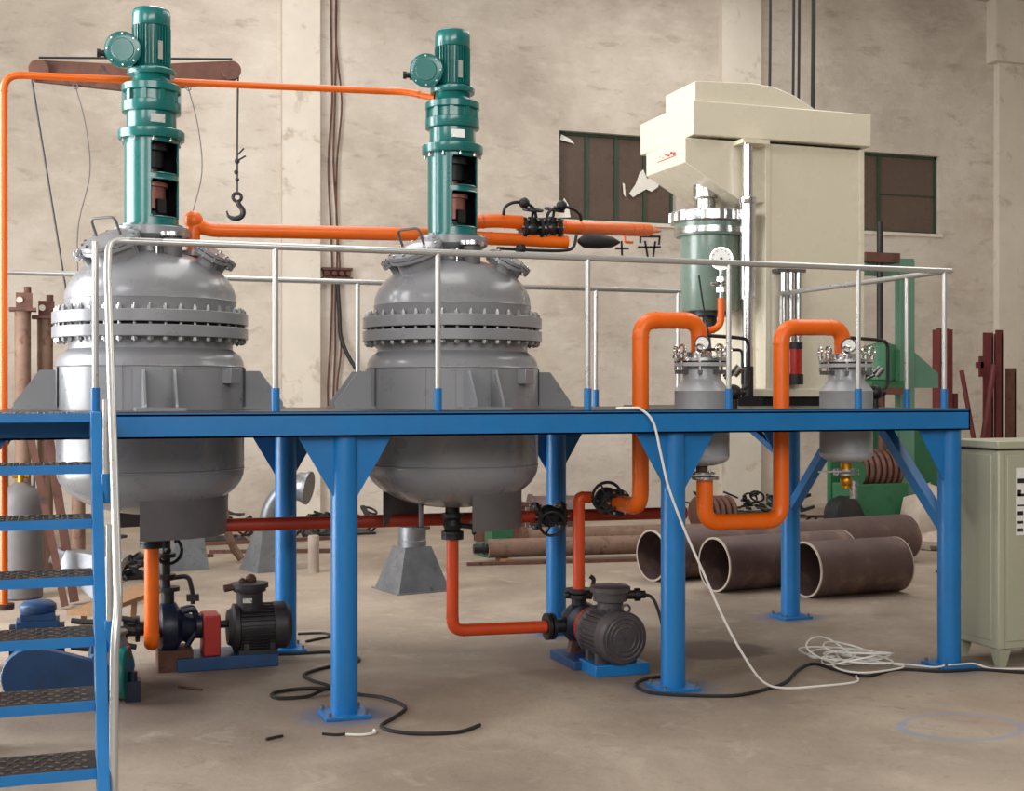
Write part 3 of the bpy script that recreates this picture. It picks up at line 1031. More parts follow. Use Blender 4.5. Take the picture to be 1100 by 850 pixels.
hs = MB().tube(spline([(3.36, 1.52, 3.54), (3.37, 1.5, 3.6), (3.44, 1.5, 3.64), (3.54, 1.5, 3.64), (3.61, 1.5, 3.6), (3.64, 1.52, 3.53)]), .013, 8).ball((3.53, 1.5, 3.64), .045, 12)
single('bypass_hose', hs, M['black'], 'black bypass hose arched over the left valve of the pair', 'hose', (3.5, 1.5, 3.5))
hs = MB().tube(spline([(3.72, 1.5, 3.52), (3.74, 1.48, 3.58), (3.82, 1.47, 3.62), (3.93, 1.47, 3.61), (4.0, 1.48, 3.57), (4.02, 1.5, 3.52)]), .013, 8).ball((3.84, 1.47, 3.63), .045, 12)
single('bypass_hose', hs, M['black'], 'black bypass hose arched over the right valve of the pair', 'hose', (3.85, 1.48, 3.5))
hs = MB().tube(spline([(3.3, 1.5, 3.27), (3.6, 1.5, 3.265), (3.85, 1.5, 3.27), (3.95, 1.5, 3.3), (3.98, 1.5, 3.4)]), .013, 8).ball((3.5, 1.5, 3.27), .045, 10)
single('drain_hose', hs, M['black'], 'thin black drain hose slung under the short orange pipe', 'hose', (3.6, 1.5, 3.27))
wr = MB().lathe([(.02, 0), (.055, .06), (.06, .2), (.045, .34), (.01, .42)], (4.02, 1.55, 3.36), (1, .25, .04), 14)
single('pipe_wrapping', wr, M['rubber'], 'black lagging hanging under the orange pipe past the valve pair', 'lagging', (4.02, 1.55, 3.36))

# receivers' loops
pipe('orange loop pipe rising through the deck into the left receiver lid', [(4.135, 1.0, 1.262), (4.135, .6, 1.262), (4.135, .6, 2.665), (4.625, .6, 2.672), (4.625, .6, 2.40)], .0635, M['orange'], .13, 20)
pipe('orange loop pipe from under the left receiver up to the right receiver lid', [(4.673, .6, 1.47), (4.673, .6, 1.125), (5.338, .6, 1.125), (5.338, .6, 2.632), (5.894, .6, 2.64), (5.894, .6, 2.40)], .0635, M['orange'], .13, 20)
flange(bpy.data.objects['pipe.006'], (4.673, .6, 1.47), (0, 0, 1), .11, M['steel'], .012)
# feed to pumps
pipe('orange drop pipe from the left reactor outlet to its pump', [(VX1, VY1, 1.04), (VX1, VY1, .30), (VX1 + .03, VY1 + .5, .30)], .053, M['orange'], .07, 18, flanges=[((VX1, VY1, 1.02), (0, 0, 1), .085, M['black'])])
pipe('red drop pipe from the right reactor outlet along the floor to its pump', [(VX2, VY, 1.04), (VX2, VY, .30), (3.62, VY, .285)], .047, M['redorange'], .09, 18, flanges=[((VX2, VY, 1.02), (0, 0, 1), .085, M['black'])])
pipe('long dark red main pipe running behind the columns below the deck', [(1.05, 1.62, 1.125), (3.66, 1.62, 1.115)], .05, M['red'], 0, 18)
pipe('dark red main pipe continuing right of the flanged valve below the deck', [(3.9, 1.62, 1.115), (5.02, 1.62, 1.105)], .05, M['red'], 0, 18)
pipe('red upright pipe above the right pump', [(3.9, 1.25, .52), (3.9, 1.25, .66), (3.9, 1.25, 1.29), (4.0, 1.25, 1.29)], [.047][0], M['redorange'], .03, 18)
valve('black flanged valve in the dark red main pipe behind the rear column', (3.78, 1.62, 1.12), (1, 0, 0), (-.2, -1, -.25), .095, .1, .11, .2)
valve('black handwheel valve between the upright red pipe and the orange loop', (4.135, 1.13, 1.262), (0, 1, 0), (-.6, -.75, .3), .09, .115, .11, .17)

# ------------------------------------------------------------------ receivers
def receiver(cx, cy, label, brass):
    t = thing('receiver_tank', label, 'tank', (cx, cy, 1.55), 'small grey receiver tanks in the deck')
    c = (cx, cy, 0)
    prof = [(.0001, 1.56)] + [(.208 * math.sin(PI / 2 * k / 8), 1.635 - .075 * math.cos(PI / 2 * k / 8)) for k in range(1, 9)]
    prof += [(.208, 1.64), (.211, 1.645), (.208, 1.65), (.208, 2.13), (.211, 2.135), (.208, 2.14), (.15, 2.215), (.145, 2.225), (.145, 2.33)]
    part('tank_shell', MB().lathe(prof, c, n=40), M['greylight'], t)
    part('tank_flange', MB().lathe([(.14, 2.322), (.212, 2.322), (.212, 2.35), (.14, 2.35)], c, n=40), M['greylight'], t)
    part('gasket', MB().lathe([(.13, 2.35), (.19, 2.35), (.19, 2.362), (.13, 2.362)], c, n=32), M['black'], t)
    lid = part('lid', MB().lathe([(.212, 2.362), (.212, 2.385), (.12, 2.4), (.0001, 2.402)], c, n=40), M['steel'], t)
    for k in range(8):
        a = 2 * PI * (k + .3) / 8
        d = azdir(a) * .2
        q = Vector((cx + d.x, cy + d.y, 0))
        bo = part('swing_bolt', MB().cyl(q + Vector((0, 0, 2.29)), q + Vector((0, 0, 2.42)), .011, n=8).cyl(q + Vector((0, 0, 2.385)), q + Vector((0, 0, 2.415)), .024, n=10), M['steel'], t)
        part('eye_nut', MB().ring(q + Vector((0, 0, 2.45)), azdir(a * .35), .034, .009, 16, 6), M['chrome'], bo)
        part('bolt_lug', MB().box(q * 1 + Vector((0, 0, 2.28)) - azdir(a) * .04, (.03, .09, .03), rz=a), M['greydark'], bo)
    # pressure gauge on the lid
    q = Vector((cx - .07, cy - .14, 2.40))
    g = part('gauge_stem', MB().cyl(q, q + Vector((0, 0, .07)), .012, n=8), M['steel'], lid)
    fa = Vector((-.45, -.9, .1)).normalized()
    qc = q + Vector((0, 0, .09))
    part('gauge_case', MB().lathe([(.058, -.02), (.058, .022), (.05, .022), (.05, .012), (.0001, .012)], qc, fa, 24), M['black'], lid)
    part('gauge_face', MB().cyl(qc + fa * .013, qc + fa * .016, .049, n=24), M['gauge'], lid)
    part('inlet_collar', MB().cyl((cx - .026, cy, 2.39), (cx - .026, cy, 2.43), .1, n=24), M['steel'], lid)
    # pipe stubs around the deck hole
    st_ = MB().cyl((cx + .2, cy + .02, 2.24), (cx + .3, cy - .04, 2.3), .022, n=10).cyl((cx + .26, cy - .02, 2.26), (cx + .3, cy - .05, 2.32), .035, n=10)
    part('side_tap', st_, M['steel'], t)
    # outlet below
    o = part('outlet', MB().cyl((cx, cy, 1.5), (cx, cy, 1.58), .045, n=16), M['rust'] if not brass else M['brass'], t)
    part('outlet_flange', MB().cyl((cx, cy, 1.5), (cx, cy, 1.515), .1, n=24).cyl((cx, cy, 1.468), (cx, cy, 1.482), .1, n=24), M['steel'], o)
    if brass:
        part('ball_valve', MB().ball((cx, cy, 1.42), .05, 14).cyl((cx, cy, 1.36), (cx, cy, 1.48), .032, n=12), M['brass'], t)
        part('drain_tube', MB().cyl((cx + .05, cy - .03, 1.28), (cx + .05, cy - .03, 1.42), .03, n=12), M['steel'], t)
        part('valve_lever', MB().box((cx - .18, cy - .05, 1.5), (.2, .03, .012)), M['plate'], t)
    else:
        part('outlet_pin', MB().cyl((cx - .07, cy, 1.46), (cx - .07, cy, 1.53), .01, n=8), M['steel'], o)
        part('outlet_pin', MB().cyl((cx + .07, cy, 1.46), (cx + .07, cy, 1.53), .01, n=8), M['steel'], o)
    return t


view_r = -.45
receiver(4.649, .6, 'small grey receiver tank with eye-bolted lid, under the green cylinder', False)
receiver(5.928, .6, 'small grey receiver tank with eye-bolted lid and brass drain, at the right end', True)

# valves and black hoses beside the receivers
for cx, lab, lab2 in ((4.649, 'black hose looping from the left receiver to its side valve', 'black ball valve on the deck beside the left receiver'), (5.928, 'black hose looping from the right receiver to its side valve', 'black ball valve on the deck beside the right receiver')):
    h = MB().tube(bend([(cx + .05, .62, 2.56), (cx + .33, .66, 2.55), (cx + .46, .7, 2.54), (cx + .46, .7, 2.16), (cx + .32, .66, 2.13)], .07, 5), .014, 8)
    single('control_hose', h, M['rubber'], lab, 'hose', (cx + .3, .66, 2.13))
    v = MB().ball((cx + .3, .65, 2.125), .062, 14).cyl((cx + .3, .65, 2.0), (cx + .3, .65, 2.1), .03, n=12).cyl((cx + .2, .64, 2.12), (cx + .4, .66, 2.12), .022, n=10)
    single('deck_valve', v, M['black'], lab2, 'valve', (cx + .3, .65, 2.0))

# ------------------------------------------------------------------ cream mixing machine
mc = thing('mixing_machine', 'tall cream painted mixing machine with overhanging head behind the platform', 'machine', (6.9, 3.1, 2.0))
part('base_plate', MB().b2(5.95, 7.5, 2.66, 3.65, 2.0, 2.085), M['black'], mc)
part('column_body', MB().b2(6.36, 7.46, 2.62, 3.55, 2.085, 4.50), M['beige'], mc, bev=.012)
for x in (6.385, 7.43):
    part('edge_strip', MB().b2(x - .025, x + .025, 2.60, 2.63, 2.085, 4.5), M['beige'], mc, bev=.004)
part('foot_ledge', MB().b2(6.1, 7.46, 2.58, 2.7, 2.085, 2.16), M['beige'], mc, bev=.006)
part('recess_panel', MB().b2(6.26, 6.36, 2.8, 3.5, 2.085, 4.5), M['beige'], mc)
hd = MB().b2(5.57, 7.50, 2.55, 3.72, 4.52, 4.84)
part('head', hd, M['beige'], mc, bev=.01)
top = [(5.60, 4.83), (5.60, 5.02), (5.66, 5.03), (6.22, 5.05), (6.45, 5.03), (6.65, 4.97), (6.82, 4.89), (6.9, 4.845), (6.9, 4.83)]
part('head_cover', MB().prism([(x, 2.58, z) for x, z in top], (0, .62, 0)), M['beige'], mc, bev=.01)
part('head_shadow_gap', MB().b2(5.9, 7.44, 2.64, 3.5, 4.49, 4.53), M['black'], mc)
cw = [(5.52, 4.5), (5.52, 4.27), (6.12, 3.93), (6.36, 3.93), (6.36, 4.5)]
part('motor_cowl', MB().prism([(x, 2.62, z) for x, z in cw], (0, .85, 0)), M['beige'], mc, bev=.006)
lt = MB()
for k in range(6):
    z = 4.385 + (.016 if k % 2 else 0)
    lt.b2(5.515, 5.522, 2.82 + k * .06, 2.865 + k * .06, z - .012 + k * .004, z + .016 - k * .002)
lt.b2(5.515, 5.522, 2.8, 3.2, 4.362, 4.368)
part('red_lettering', lt, M['inkred'], mc, label='small red lettering on the cowl end')
part('top_bracket', MB().b2(6.02, 6.3, 2.42, 2.66, 4.45, 4.49), M['beige'], mc)
cyl_ = part('lift_cylinder', MB().lathe([(.05, 4.46), (.05, 3.94), (.072, 3.94), (.072, 3.0), (.05, 3.0), (.05, 2.36)], (6.11, 2.5, 0), n=28), M['chrome'], mc)
part('cylinder_collar', MB().lathe([(.078, 3.89), (.082, 3.9), (.082, 3.95), (.07, 3.96)], (6.11, 2.5, 0), n=28), M['chrome'], cyl_)
part('cylinder_foot', MB().cyl((6.11, 2.5, 2.08), (6.11, 2.5, 2.37), .055, n=20).b2(5.98, 6.24, 2.44, 2.7, 2.0, 2.09), M['black'], cyl_)
for x in (6.52, 6.6, 6.68):
    part('guide_rod', MB().cyl((x, 2.54, 2.56), (x, 2.54, 3.27), .034, n=16), M['chrome'], mc)
part('rod_bracket', MB().b2(6.44, 6.74, 2.5, 2.63, 3.27, 3.3), M['greydark'], mc)
lp = part('signal_unit', MB().cyl((6.63, 2.53, 2.29), (6.63, 2.53, 2.54), .07, n=20), M['redlamp'], mc)
part('signal_cap', MB().cyl((6.63, 2.53, 2.54), (6.63, 2.53, 2.6), .078, n=20).cyl((6.63, 2.53, 2.2), (6.63, 2.53, 2.3), .085, n=20).b2(6.56, 6.7, 2.53, 2.63, 2.2, 2.6), M['black'], lp)

# mixing cylinder below the head
mv = thing('mixing_cylinder', 'grey green mixing cylinder with polished clamp flange hanging below the cream head', 'tank', (5.95, 2.95, 2.9))
c = (5.95, 2.95, 0)
part('drive_sleeve', MB().lathe([(.12, 4.2), (.12, 4.0), (.1, 3.98), (.1, 3.86)], (5.9, 2.95, 0), n=28), M['steel'], mv)
fl_ = part('clamp_flange', MB().lathe([(.1, 3.86), (.365, 3.86), (.375, 3.85), (.375, 3.76), (.365, 3.75), (.3, 3.75)], c, n=48), M['chrome'], mv, bev=.004)
for k in range(16):
    a = 2 * PI * k / 16
    d = azdir(a) * .38
    part('clamp_block', MB().box((5.95 + d.x, 2.95 + d.y, 3.805), (.07, .03, .1), rz=a), M['chrome'], fl_, bev=.006)
part('cylinder_shell', MB().lathe([(.2, 2.9), (.27, 2.905), (.28, 2.92), (.28, 3.62), (.33, 3.625), (.335, 3.64), (.335, 3.75)], c, n=44), M['celadon'], mv)
part('lower_flange', MB().lathe([(.28, 3.645), (.345, 3.645), (.345, 3.7), (.28, 3.7)], c, n=44), M['steel'], mv)
part('bottom_stub', MB().cyl((5.95, 2.95, 2.72), (5.95, 2.95, 2.91), .07, n=16).cyl((5.95, 2.95, 2.86), (5.95, 2.95, 2.9), .2, n=24), M['black'], mv)
pg = thing('pressure_gauge', 'round white pressure gauge on the stand beside the green cylinder', 'gauge', (5.79, 2.42, 3.2))
fa = Vector((-.45, -.89, 0)).normalized()
qc = Vector((5.79, 2.42, 3.36))
part('gauge_case', MB().lathe([(.105, -.04), (.105, .03), (.095, .03), (.095, .02), (.0001, .02)], qc, fa, 30), M['chrome'], pg)
part('gauge_face', MB().cyl(qc + fa * .021, qc + fa * .025, .094, n=30), M['gauge'], pg)
nd = MB().bar(qc + fa * .028, qc + fa * .028 + Vector((-.03, .015, -.05)), .006, .006).cyl(qc + fa * .026, qc + fa * .03, .012, n=10)
for k in range(9):
    a = -2.2 + k * .55
    u = Vector((fa.y, -fa.x, 0))
    q = qc + fa * .026 + (u * math.sin(a) + Vector((0, 0, 1)) * math.cos(a)) * .076
    nd.box(q, (.008, .004, .008))
part('gauge_needle', nd, M['black'], pg)
part('gauge_stem', MB().cyl((5.8, 2.44, 2.98), (5.8, 2.44, 3.27), .02, n=10).cyl((5.8, 2.44, 3.05), (5.8, 2.44, 3.1), .05, n=8).cyl((5.8, 2.44, 3.15), (5.8, 2.44, 3.19), .045, n=8).cyl((5.7, 2.44, 3.13), (5.9, 2.44, 3.13), .018, n=8), M['chrome'], pg)
pipe('thin orange siphon pipe below the pressure gauge', [(5.8, 2.44, 3.0), (5.8, 2.44, 2.72), (5.6, 2.44, 2.68), (5.5, 2.44, 2.68)], .032, M['orange'], .12, 12)
single('hanging_cord', MB().tube(spline([(5.55, 2.4, 3.2), (5.6, 2.4, 2.9), (5.66, 2.4, 2.6), (5.68, 2.4, 2.35), (5.68, 2.4, 2.0)]), .008, 6), M['rubber'], 'thin dark cord hanging beside the green cylinder down to the deck', 'cord', (5.6, 2.4, 2.0))
single('air_pipe', MB().tube(bend([(5.62, 2.4, 2.52), (6.0, 2.4, 2.52), (6.0, 2.4, 2.2)], .05), .014, 8), M['rubber'], 'black air pipe bent behind the left receiver towards the machine foot', 'pipe', (5.8, 2.4, 2.2))

# hanging cables above the machine
for k, (x, lab) in enumerate(((7.05, 'black supply cable rising from the cream machine, leftmost of four'), (7.26, 'black supply cable rising from the cream machine, second from the left'), (7.31, 'black supply cable rising from the cream machine, third from the left'), (7.44, 'thicker black supply cable rising from the cream machine, rightmost of four'))):
    y = 3.2
    xx = 6.75 + (x - 7.05) * 1.28
    sw = MB().tube(spline([(xx, y, 4.84), (xx + .01, y, 6.2), (xx - .01, y, 7.6), (xx, y, 9.98)], 5), .014 if k < 3 else .022, 6)
    single('supply_cable', sw, M['rubber'], lab, 'cable', (xx, y, 4.84))

# ------------------------------------------------------------------ pumps
def motor_body(t, p, q, r, matm, finned=True, name='motor'):
    p, q = Vector(p), Vector(q)
    d = (q - p).normalized()
    L = (q - p).length
    m_ = part(name, MB().lathe([(.05, -.03), (r * .72, -.03), (r * .8, 0), (r * 1.0, .015), (r * 1.0, .05), (r * .86, .06), (r * .86, L * .72), (r * .98, L * .72), (r * 1.0, L * .74), (r * 1.0, L * .95), (r * .9, L), (r * .35, L + .005), (.0001, L + .006)], p, d, 32), matm, t)
    u, v, _ = basis(d)
    fin = MB()
    for k in range(30):
        a = 2 * PI * k / 30
        rad = u * math.cos(a) + v * math.sin(a)
        tg = d.cross(rad)
        c0 = p + rad * r * .92 + d * .06
        fin.prism([c0 - tg * .004 - rad * r * .07, c0 + tg * .004 - rad * r * .07, c0 + tg * .004 + rad * r * .06, c0 - tg * .004 + rad * r * .06], d * (L * .66))
    part('cooling_fins', fin, matm, m_, kind='stuff')
    gr = MB()
    for rr in (.45, .62, .78):
        gr.ring(p + d * (L + .006), d, r * rr, .008, 24, 6)
    for k in range(6):
        a = PI * k / 3
        gr.bar(p + d * (L + .006), p + d * (L + .006) + (u * math.cos(a) + v * math.sin(a)) * r * .8, .012, .012)
    part('fan_grille', gr, matm, m_)
    return m_


# left pump: axis along X
p1 = thing('centrifugal_pump', 'pump set with red coupling guard and dark motor below the left reactor', 'pump', (1.2, 2.0, 0))
part('base_frame', MB().b2(.86, 1.62, 1.82, 2.22, 0, .1), M['bluegrey'], p1, bev=.006)
part('base_foot', MB().b2(.72, .98, 1.86, 2.16, .0, .16), M['rust'], p1, bev=.006)
part('pump_casing', MB().lathe([(.06, -.1), (.13, -.09), (.19, -.05), (.2, 0), (.19, .06), (.12, .1), (.08, .2), (.1, .21), (.1, .25)], (.8, 2.0, .32), (1, 0, 0), 28), M['navy'], p1)
part('discharge_neck', MB().cyl((.8, 2.0, .45), (.8, 2.0, .62), .05, n=14).cyl((.8, 2.0, .6), (.8, 2.0, .63), .09, n=18), M['black'], p1)
part('suction_neck', MB().cyl((.48, 2.0, .32), (.72, 2.0, .32), .055, n=14).cyl((.47, 2.0, .32), (.5, 2.0, .32), .1, n=18).cyl((.56, 2.0, .32), (.59, 2.0, .32), .1, n=18), M['black'], p1)
part('bearing_bracket', MB().tube(bend([(.9, 1.94, .44), (1.0, 1.94, .46), (1.02, 1.94, .3), (.94, 1.94, .18)], .04), .022, 8).tube(bend([(.9, 2.06, .44), (1.0, 2.06, .46), (1.02, 2.06, .3), (.94, 2.06, .18)], .04), .022, 8), M['navy'], p1)
part('shaft', MB().cyl((1.0, 2.0, .32), (1.3, 2.0, .32), .03, n=12), M['black'], p1)
part('coupling_guard', MB().b2(1.055, 1.185, 1.86, 2.14, .1, .41), M['guardred'], p1, bev=.01)
m_ = motor_body(p1, (1.28, 2.0, .29), (1.72, 2.0, .29), .185, M['dmotor'])
part('motor_feet', MB().b2(1.32, 1.62, 1.84, 2.16, .1, .13).b2(1.36, 1.4, 1.86, 2.14, .1, .2).b2(1.56, 1.6, 1.86, 2.14, .1, .2), M['dmotor'], p1)
tb = part('terminal_box', MB().lathe([(.1, .42), (.1, .56), (.125, .57), (.13, .6), (.145, .6), (.145, .635), (.1, .64), (.0001, .642)], (1.42, 1.98, 0), n=28), M['dmotor'], p1)
part('box_label', MB().box((1.42 - .03, 1.98 - .1, .51), (.07, .012, .035), rz=-.25), M['plate'], tb)
part('box_knob', MB().ball((1.43, 1.98, .66), .045, 10).ball((1.36, 1.95, .65), .03, 8).cyl((1.22, 1.96, .6), (1.3, 1.97, .61), .028, n=10), M['rust'], tb)

# right pump: axis along Y, motor towards the camera
p2 = thing('centrifugal_pump', 'pump set with finned dark motor facing forward, right of the right reactor', 'pump', (3.95, 1.0, 0))
part('base_frame', MB().b2(3.78, 4.22, .62, .95, 0, .085), M['blue'], p2, bev=.006)
part('base_frame', MB().b2(3.72, 4.1, .9, 1.42, 0, .07), M['bluegrey'], p2, bev=.006)
part('pump_foot', MB().prism([(3.8, 1.2, .06), (4.0, 1.2, .06), (3.95, 1.2, .25), (3.85, 1.2, .25)], (0, .08, 0)), M['rust'], p2)
part('pump_casing', MB().lathe([(.1, -.24), (.1, -.2), (.07, -.19), (.09, -.1), (.15, -.07), (.17, 0), (.15, .07), (.1, .1), (.1, .14)], (3.92, 1.25, .3), (0, 1, 0), 28), M['navy'], p2)
part('suction_flange', MB().cyl((3.62, 1.25, .285), (3.8, 1.25, .285), .055, n=14).cyl((3.62, 1.25, .285), (3.645, 1.25, .285), .105, n=18).cyl((3.66, 1.25, .285), (3.685, 1.25, .285), .105, n=18), M['black'], p2)
part('discharge_flange', MB().cyl((3.9, 1.25, .4), (3.9, 1.25, .52), .06, n=14).cyl((3.9, 1.25, .5), (3.9, 1.25, .53), .11, n=18).cyl((3.9, 1.25, .545), (3.9, 1.25, .57), .11, n=18), M['black'], p2)
part('casing_clamp', MB().tube(bend([(3.96, 1.17, .5), (3.98, 1.13, .66), (3.95, 1.14, .68)], .03), .018, 8).ball((3.79, 1.22, .53), .03, 8), M['black'], p2)
part('coupling_guard', MB().lathe([(.12, 0), (.165, .0), (.165, .09), (.12, .09)], (3.95, .99, .29), (0, 1, 0), 24), M['guardred'], p2)
motor_body(p2, (3.955, 1.0, .285), (3.99, .57, .285), .2, M['dmotor2'])
part('motor_feet', MB().b2(3.82, 4.14, .68, .74, .08, .16).b2(3.82, 4.14, .86, .92, .08, .16), M['dmotor2'], p2)
tb = part('terminal_box', MB().lathe([(.1, .44), (.1, .52), (.13, .53), (.135, .6), (.155, .6), (.155, .635), (.14, .645), (.0001, .65)], (4.0, .86, 0), n=28), M['dmotor2'], p2)
part('cable_gland', MB().cyl((4.12, .84, .57), (4.21, .82, .57), .035, n=12).cyl((4.19, .825, .57), (4.23, .815, .57), .05, n=10).cyl((4.23, .815, .57), (4.27, .81, .57), .03, n=10), M['black'], tb)
part('lifting_eye', MB().ring((4.08, .74, .48), (.3, 1, 0), .03, .01, 14, 6), M['dmotor2'], p2)

# vacuum pump with belt guard behind the stairs
vp = thing('vacuum_pump', 'blue belt driven vacuum pump standing behind the stairs', 'pump', (.05, 1.2, 0))
gd = []
for k in range(13):
    a = PI / 2 + PI * k / 12 - .1
    gd.append((-.17 + .19 * math.cos(a), 0, .19 + .19 * math.sin(a)))
gd += [(-.1, 0, .03), (.42, 0, .03), (.46, 0, .1), (.44, 0, .2), (.3, 0, .24), (.1, 0, .31), (-.06, 0, .36)]
part('belt_guard', MB().prism([(x, 1.0, z + .02) for x, y, z in gd], (0, .12, 0)), M['bluegrey'], vp, bev=.008)
part('skid_base', MB().b2(-.35, .48, 1.05, 1.7, 0, .05), M['navy'], vp)
part('skid_wheel', MB().cyl((-.3, 1.0, .05), (-.3, 1.06, .05), .05, n=14), M['black'], vp)
bd = part('pump_block', MB().cyl((.36, 1.12, .22), (.36, 1.6, .22), .15, n=24).box((.33, 1.35, .36), (.22, .4, .1)), M['bluegrey'], vp)
part('finned_cylinder', MB().lathe([(.08, .2), (.1, .22), (.1, .4), (.085, .42), (.085, .44), (.1, .45), (.1, .47), (.04, .48)], (.36, 1.12, 0), n=20), M['galv'], vp)
part('flywheel', MB().lathe([(.05, 0), (.17, 0), (.18, .01), (.18, .04), (.17, .05), (.05, .05)], (.41, 1.0, .2), (1, -.25, 0), 28), M['teal'], vp)
part('front_lug', MB().b2(.44, .54, .95, 1.1, .0, .14).cyl((.49, 1.0, .12), (.49, 1.0, .2), .03, n=10), M['navy'], vp)
mo = part('motor', MB().cyl((-.33, 1.85, .28), (.05, 1.85, .28), .15, n=26).box((-.14, 1.85, .13), (.3, .26, .08)), M['navy'], vp)
part('terminal_box', MB().box((-.135, 1.82, .44), (.3, .24, .05)).box((-.135, 1.82, .49), (.24, .2, .06)).lathe([(.12, .515), (.13, .53), (.13, .57), (.1, .595), (.0001, .6)], (-.135, 1.82, 0), n=26), M['bluegrey'], mo, bev=.006)
part('motor_stand', MB().b2(-.32, .04, 1.72, 1.98, 0, .12), M['navy'], vp)
for z, lab in ((.2, 'lowest of three black suction hoses behind the stairs'), (.32, 'middle of three black suction hoses behind the stairs'), (.4, 'topmost of three black suction hoses behind the stairs')):
    single('suction_hose', MB().tube(spline([(.56, 1.9, z), (.4, 1.95, z + .02), (.25, 2.0, z - .01), (.1, 2.05, z)]), .022, 8), M['rubber'], lab, 'hose', (.3, 2.0, z))
wv = MB().cyl((.78, 1.98, .62), (.78, 1.98, 1.0), .04, n=12).cyl((.78, 1.98, .7), (.78, 1.98, .73), .08, n=16).cyl((.78, 1.98, .86), (.78, 1.98, .89), .08, n=16).ring((.8, 1.9, .92), (.2, -1, .1), .1, .014, 20, 6).cyl((.78, 1.98, .92), (.8, 1.88, .92), .02, n=8).tube(bend([(.8, 1.95, .7), (.95, 1.92, .72), (.98, 1.92, .58), (.98, 1.92, .5)], .05), .018, 8).box((.98, 1.92, .55), (.09, .06, .05))
single('discharge_valve', wv, M['black'], 'black handwheel valve standing behind the orange drop pipe', 'valve', (.78, 1.98, .62))

# ------------------------------------------------------------------ floor cables
def cable(label, pts, r, mat, z=None, cat='cable', name='floor_cable'):
    pp = [(p[0], p[1], (p[2] if len(p) > 2 else r)) for p in pts]
    return single(name, MB().tube(spline(pp, 7), r, 7), mat, label, cat, pp[0])


cable('black power cable snaking round the front left blue column', [(1.6, 2.23), (1.84, 2.2), (2.1, 2.18), (2.22, 2.02), (2.25, 1.78), (2.1, 1.64), (1.99, 1.62), (1.75, 1.41), (1.76, 1.17), (1.83, 1.0), (1.84, .88, .012), (1.66, .93), (1.44, .87), (1.43, .70), (1.64, .68), (1.8, .76, .035), (1.99, .62), (2.14, .45), (2.2, .15), (2.08, -.07), (1.93, -.30), (2.06, -.51), (2.34, -.58), (2.53, -.46)], .0125, M['rubber'])
cable('short loop of black cable beside the left rear column foot', [(1.99, 3.08), (2.2, 3.04), (2.24, 2.88), (2.05, 2.74), (1.99, 2.70)], .011, M['rubber'])
cable('black motor cable dropping from the right pump and winding right along the floor', [(4.27, .81, .57), (4.33, .78, .53), (4.36, .7, .36), (4.34, .58, .12), (4.3, .48, .02), (4.1, .42), (3.95, .27), (3.93, .02), (4.16, -.16), (4.46, -.27), (4.78, -.16), (5.01, -.02), (5.31, .31), (5.56, .48), (5.6, .21), (5.69, -.03), (6.04, .1), (6.30, -.06), (6.5, -.1), (6.65, -.12), (6.89, -.31), (7.4, -.6)], .0125, M['rubber'])
cable('white cable hanging over the platform edge down to the floor', [(3.72, .1, 2.012), (3.79, 0, 2.014), (3.85, -.025, 2.005), (3.93, -.06, 1.91), (3.985, -.07, 1.68), (4.04, -.08, 1.45), (4.16, -.09, 1.15), (4.3, -.1, .85), (4.46, -.12, .5), (4.62, -.14, .22), (4.75, -.15, .06), (4.9, -.17), (5.19, -.2), (5.5, -.17), (5.62, 0.0)], .009, M['whitecable'])
cl = MB()
rnd = random.Random(3)
for k in range(9):
    cx_, cy_ = 5.85 + rnd.uniform(-.12, .18), .42 + rnd.uniform(-.3, .22)
    ra, rb = rnd.uniform(.13, .3), rnd.uniform(.12, .32)
    tl = rnd.uniform(0, .16) if k < 4 else .01
    ph = rnd.uniform(0, 6)
    cl.tube([(cx_ + ra * math.cos(a + ph), cy_ + rb * math.sin(a + ph) + .05 * math.sin(2 * a), .012 + .006 * k + tl * (1 + math.cos(a + 1)) * .5) for a in [2 * PI * j / 26 for j in range(26)]], .0075, 6, True)
cl.tube(spline([(6.1, .3, .02), (6.25, .2, .012), (6.36, .06, .014), (6.42, .0, .036), (6.54, -.005, .036), (6.66, -.015, .036), (6.73, -.09, .014), (6.78, -.13, .01), (6.98, -.2, .01)]), .0075, 6)
single('cable_coil', cl, M['whitecable'], 'tangled coil of thin white cable beside the front right column', 'cable', (5.85, .4, 0))
for pts, m_, lab in (([(1.2, -.35), (1.27, -.31), (1.31, -.3)], 'rubber', 'short black wire scrap on the floor left of the front column foot'), ([(1.55, -.33), (1.62, -.38), (1.68, -.38)], 'rubber', 'small black wire scrap in front of the front left column'), ([(1.68, -.4), (1.78, -.44), (1.86, -.41), (1.87, -.35)], 'whitecable', 'bent white wire scrap in front of the front left column'), ([(.82, 1.3), (.9, 1.22), (.97, 1.15)], 'rust', 'short rusty wire on the floor below the left pump'), ([(5.28, 4.3), (5.34, 4.26), (5.4, 4.3)], 'rust', 'rust flake scrap on the floor near the large pipes')):
    cable(lab, pts, .009, M[m_], cat='scrap', name='wire_scrap')

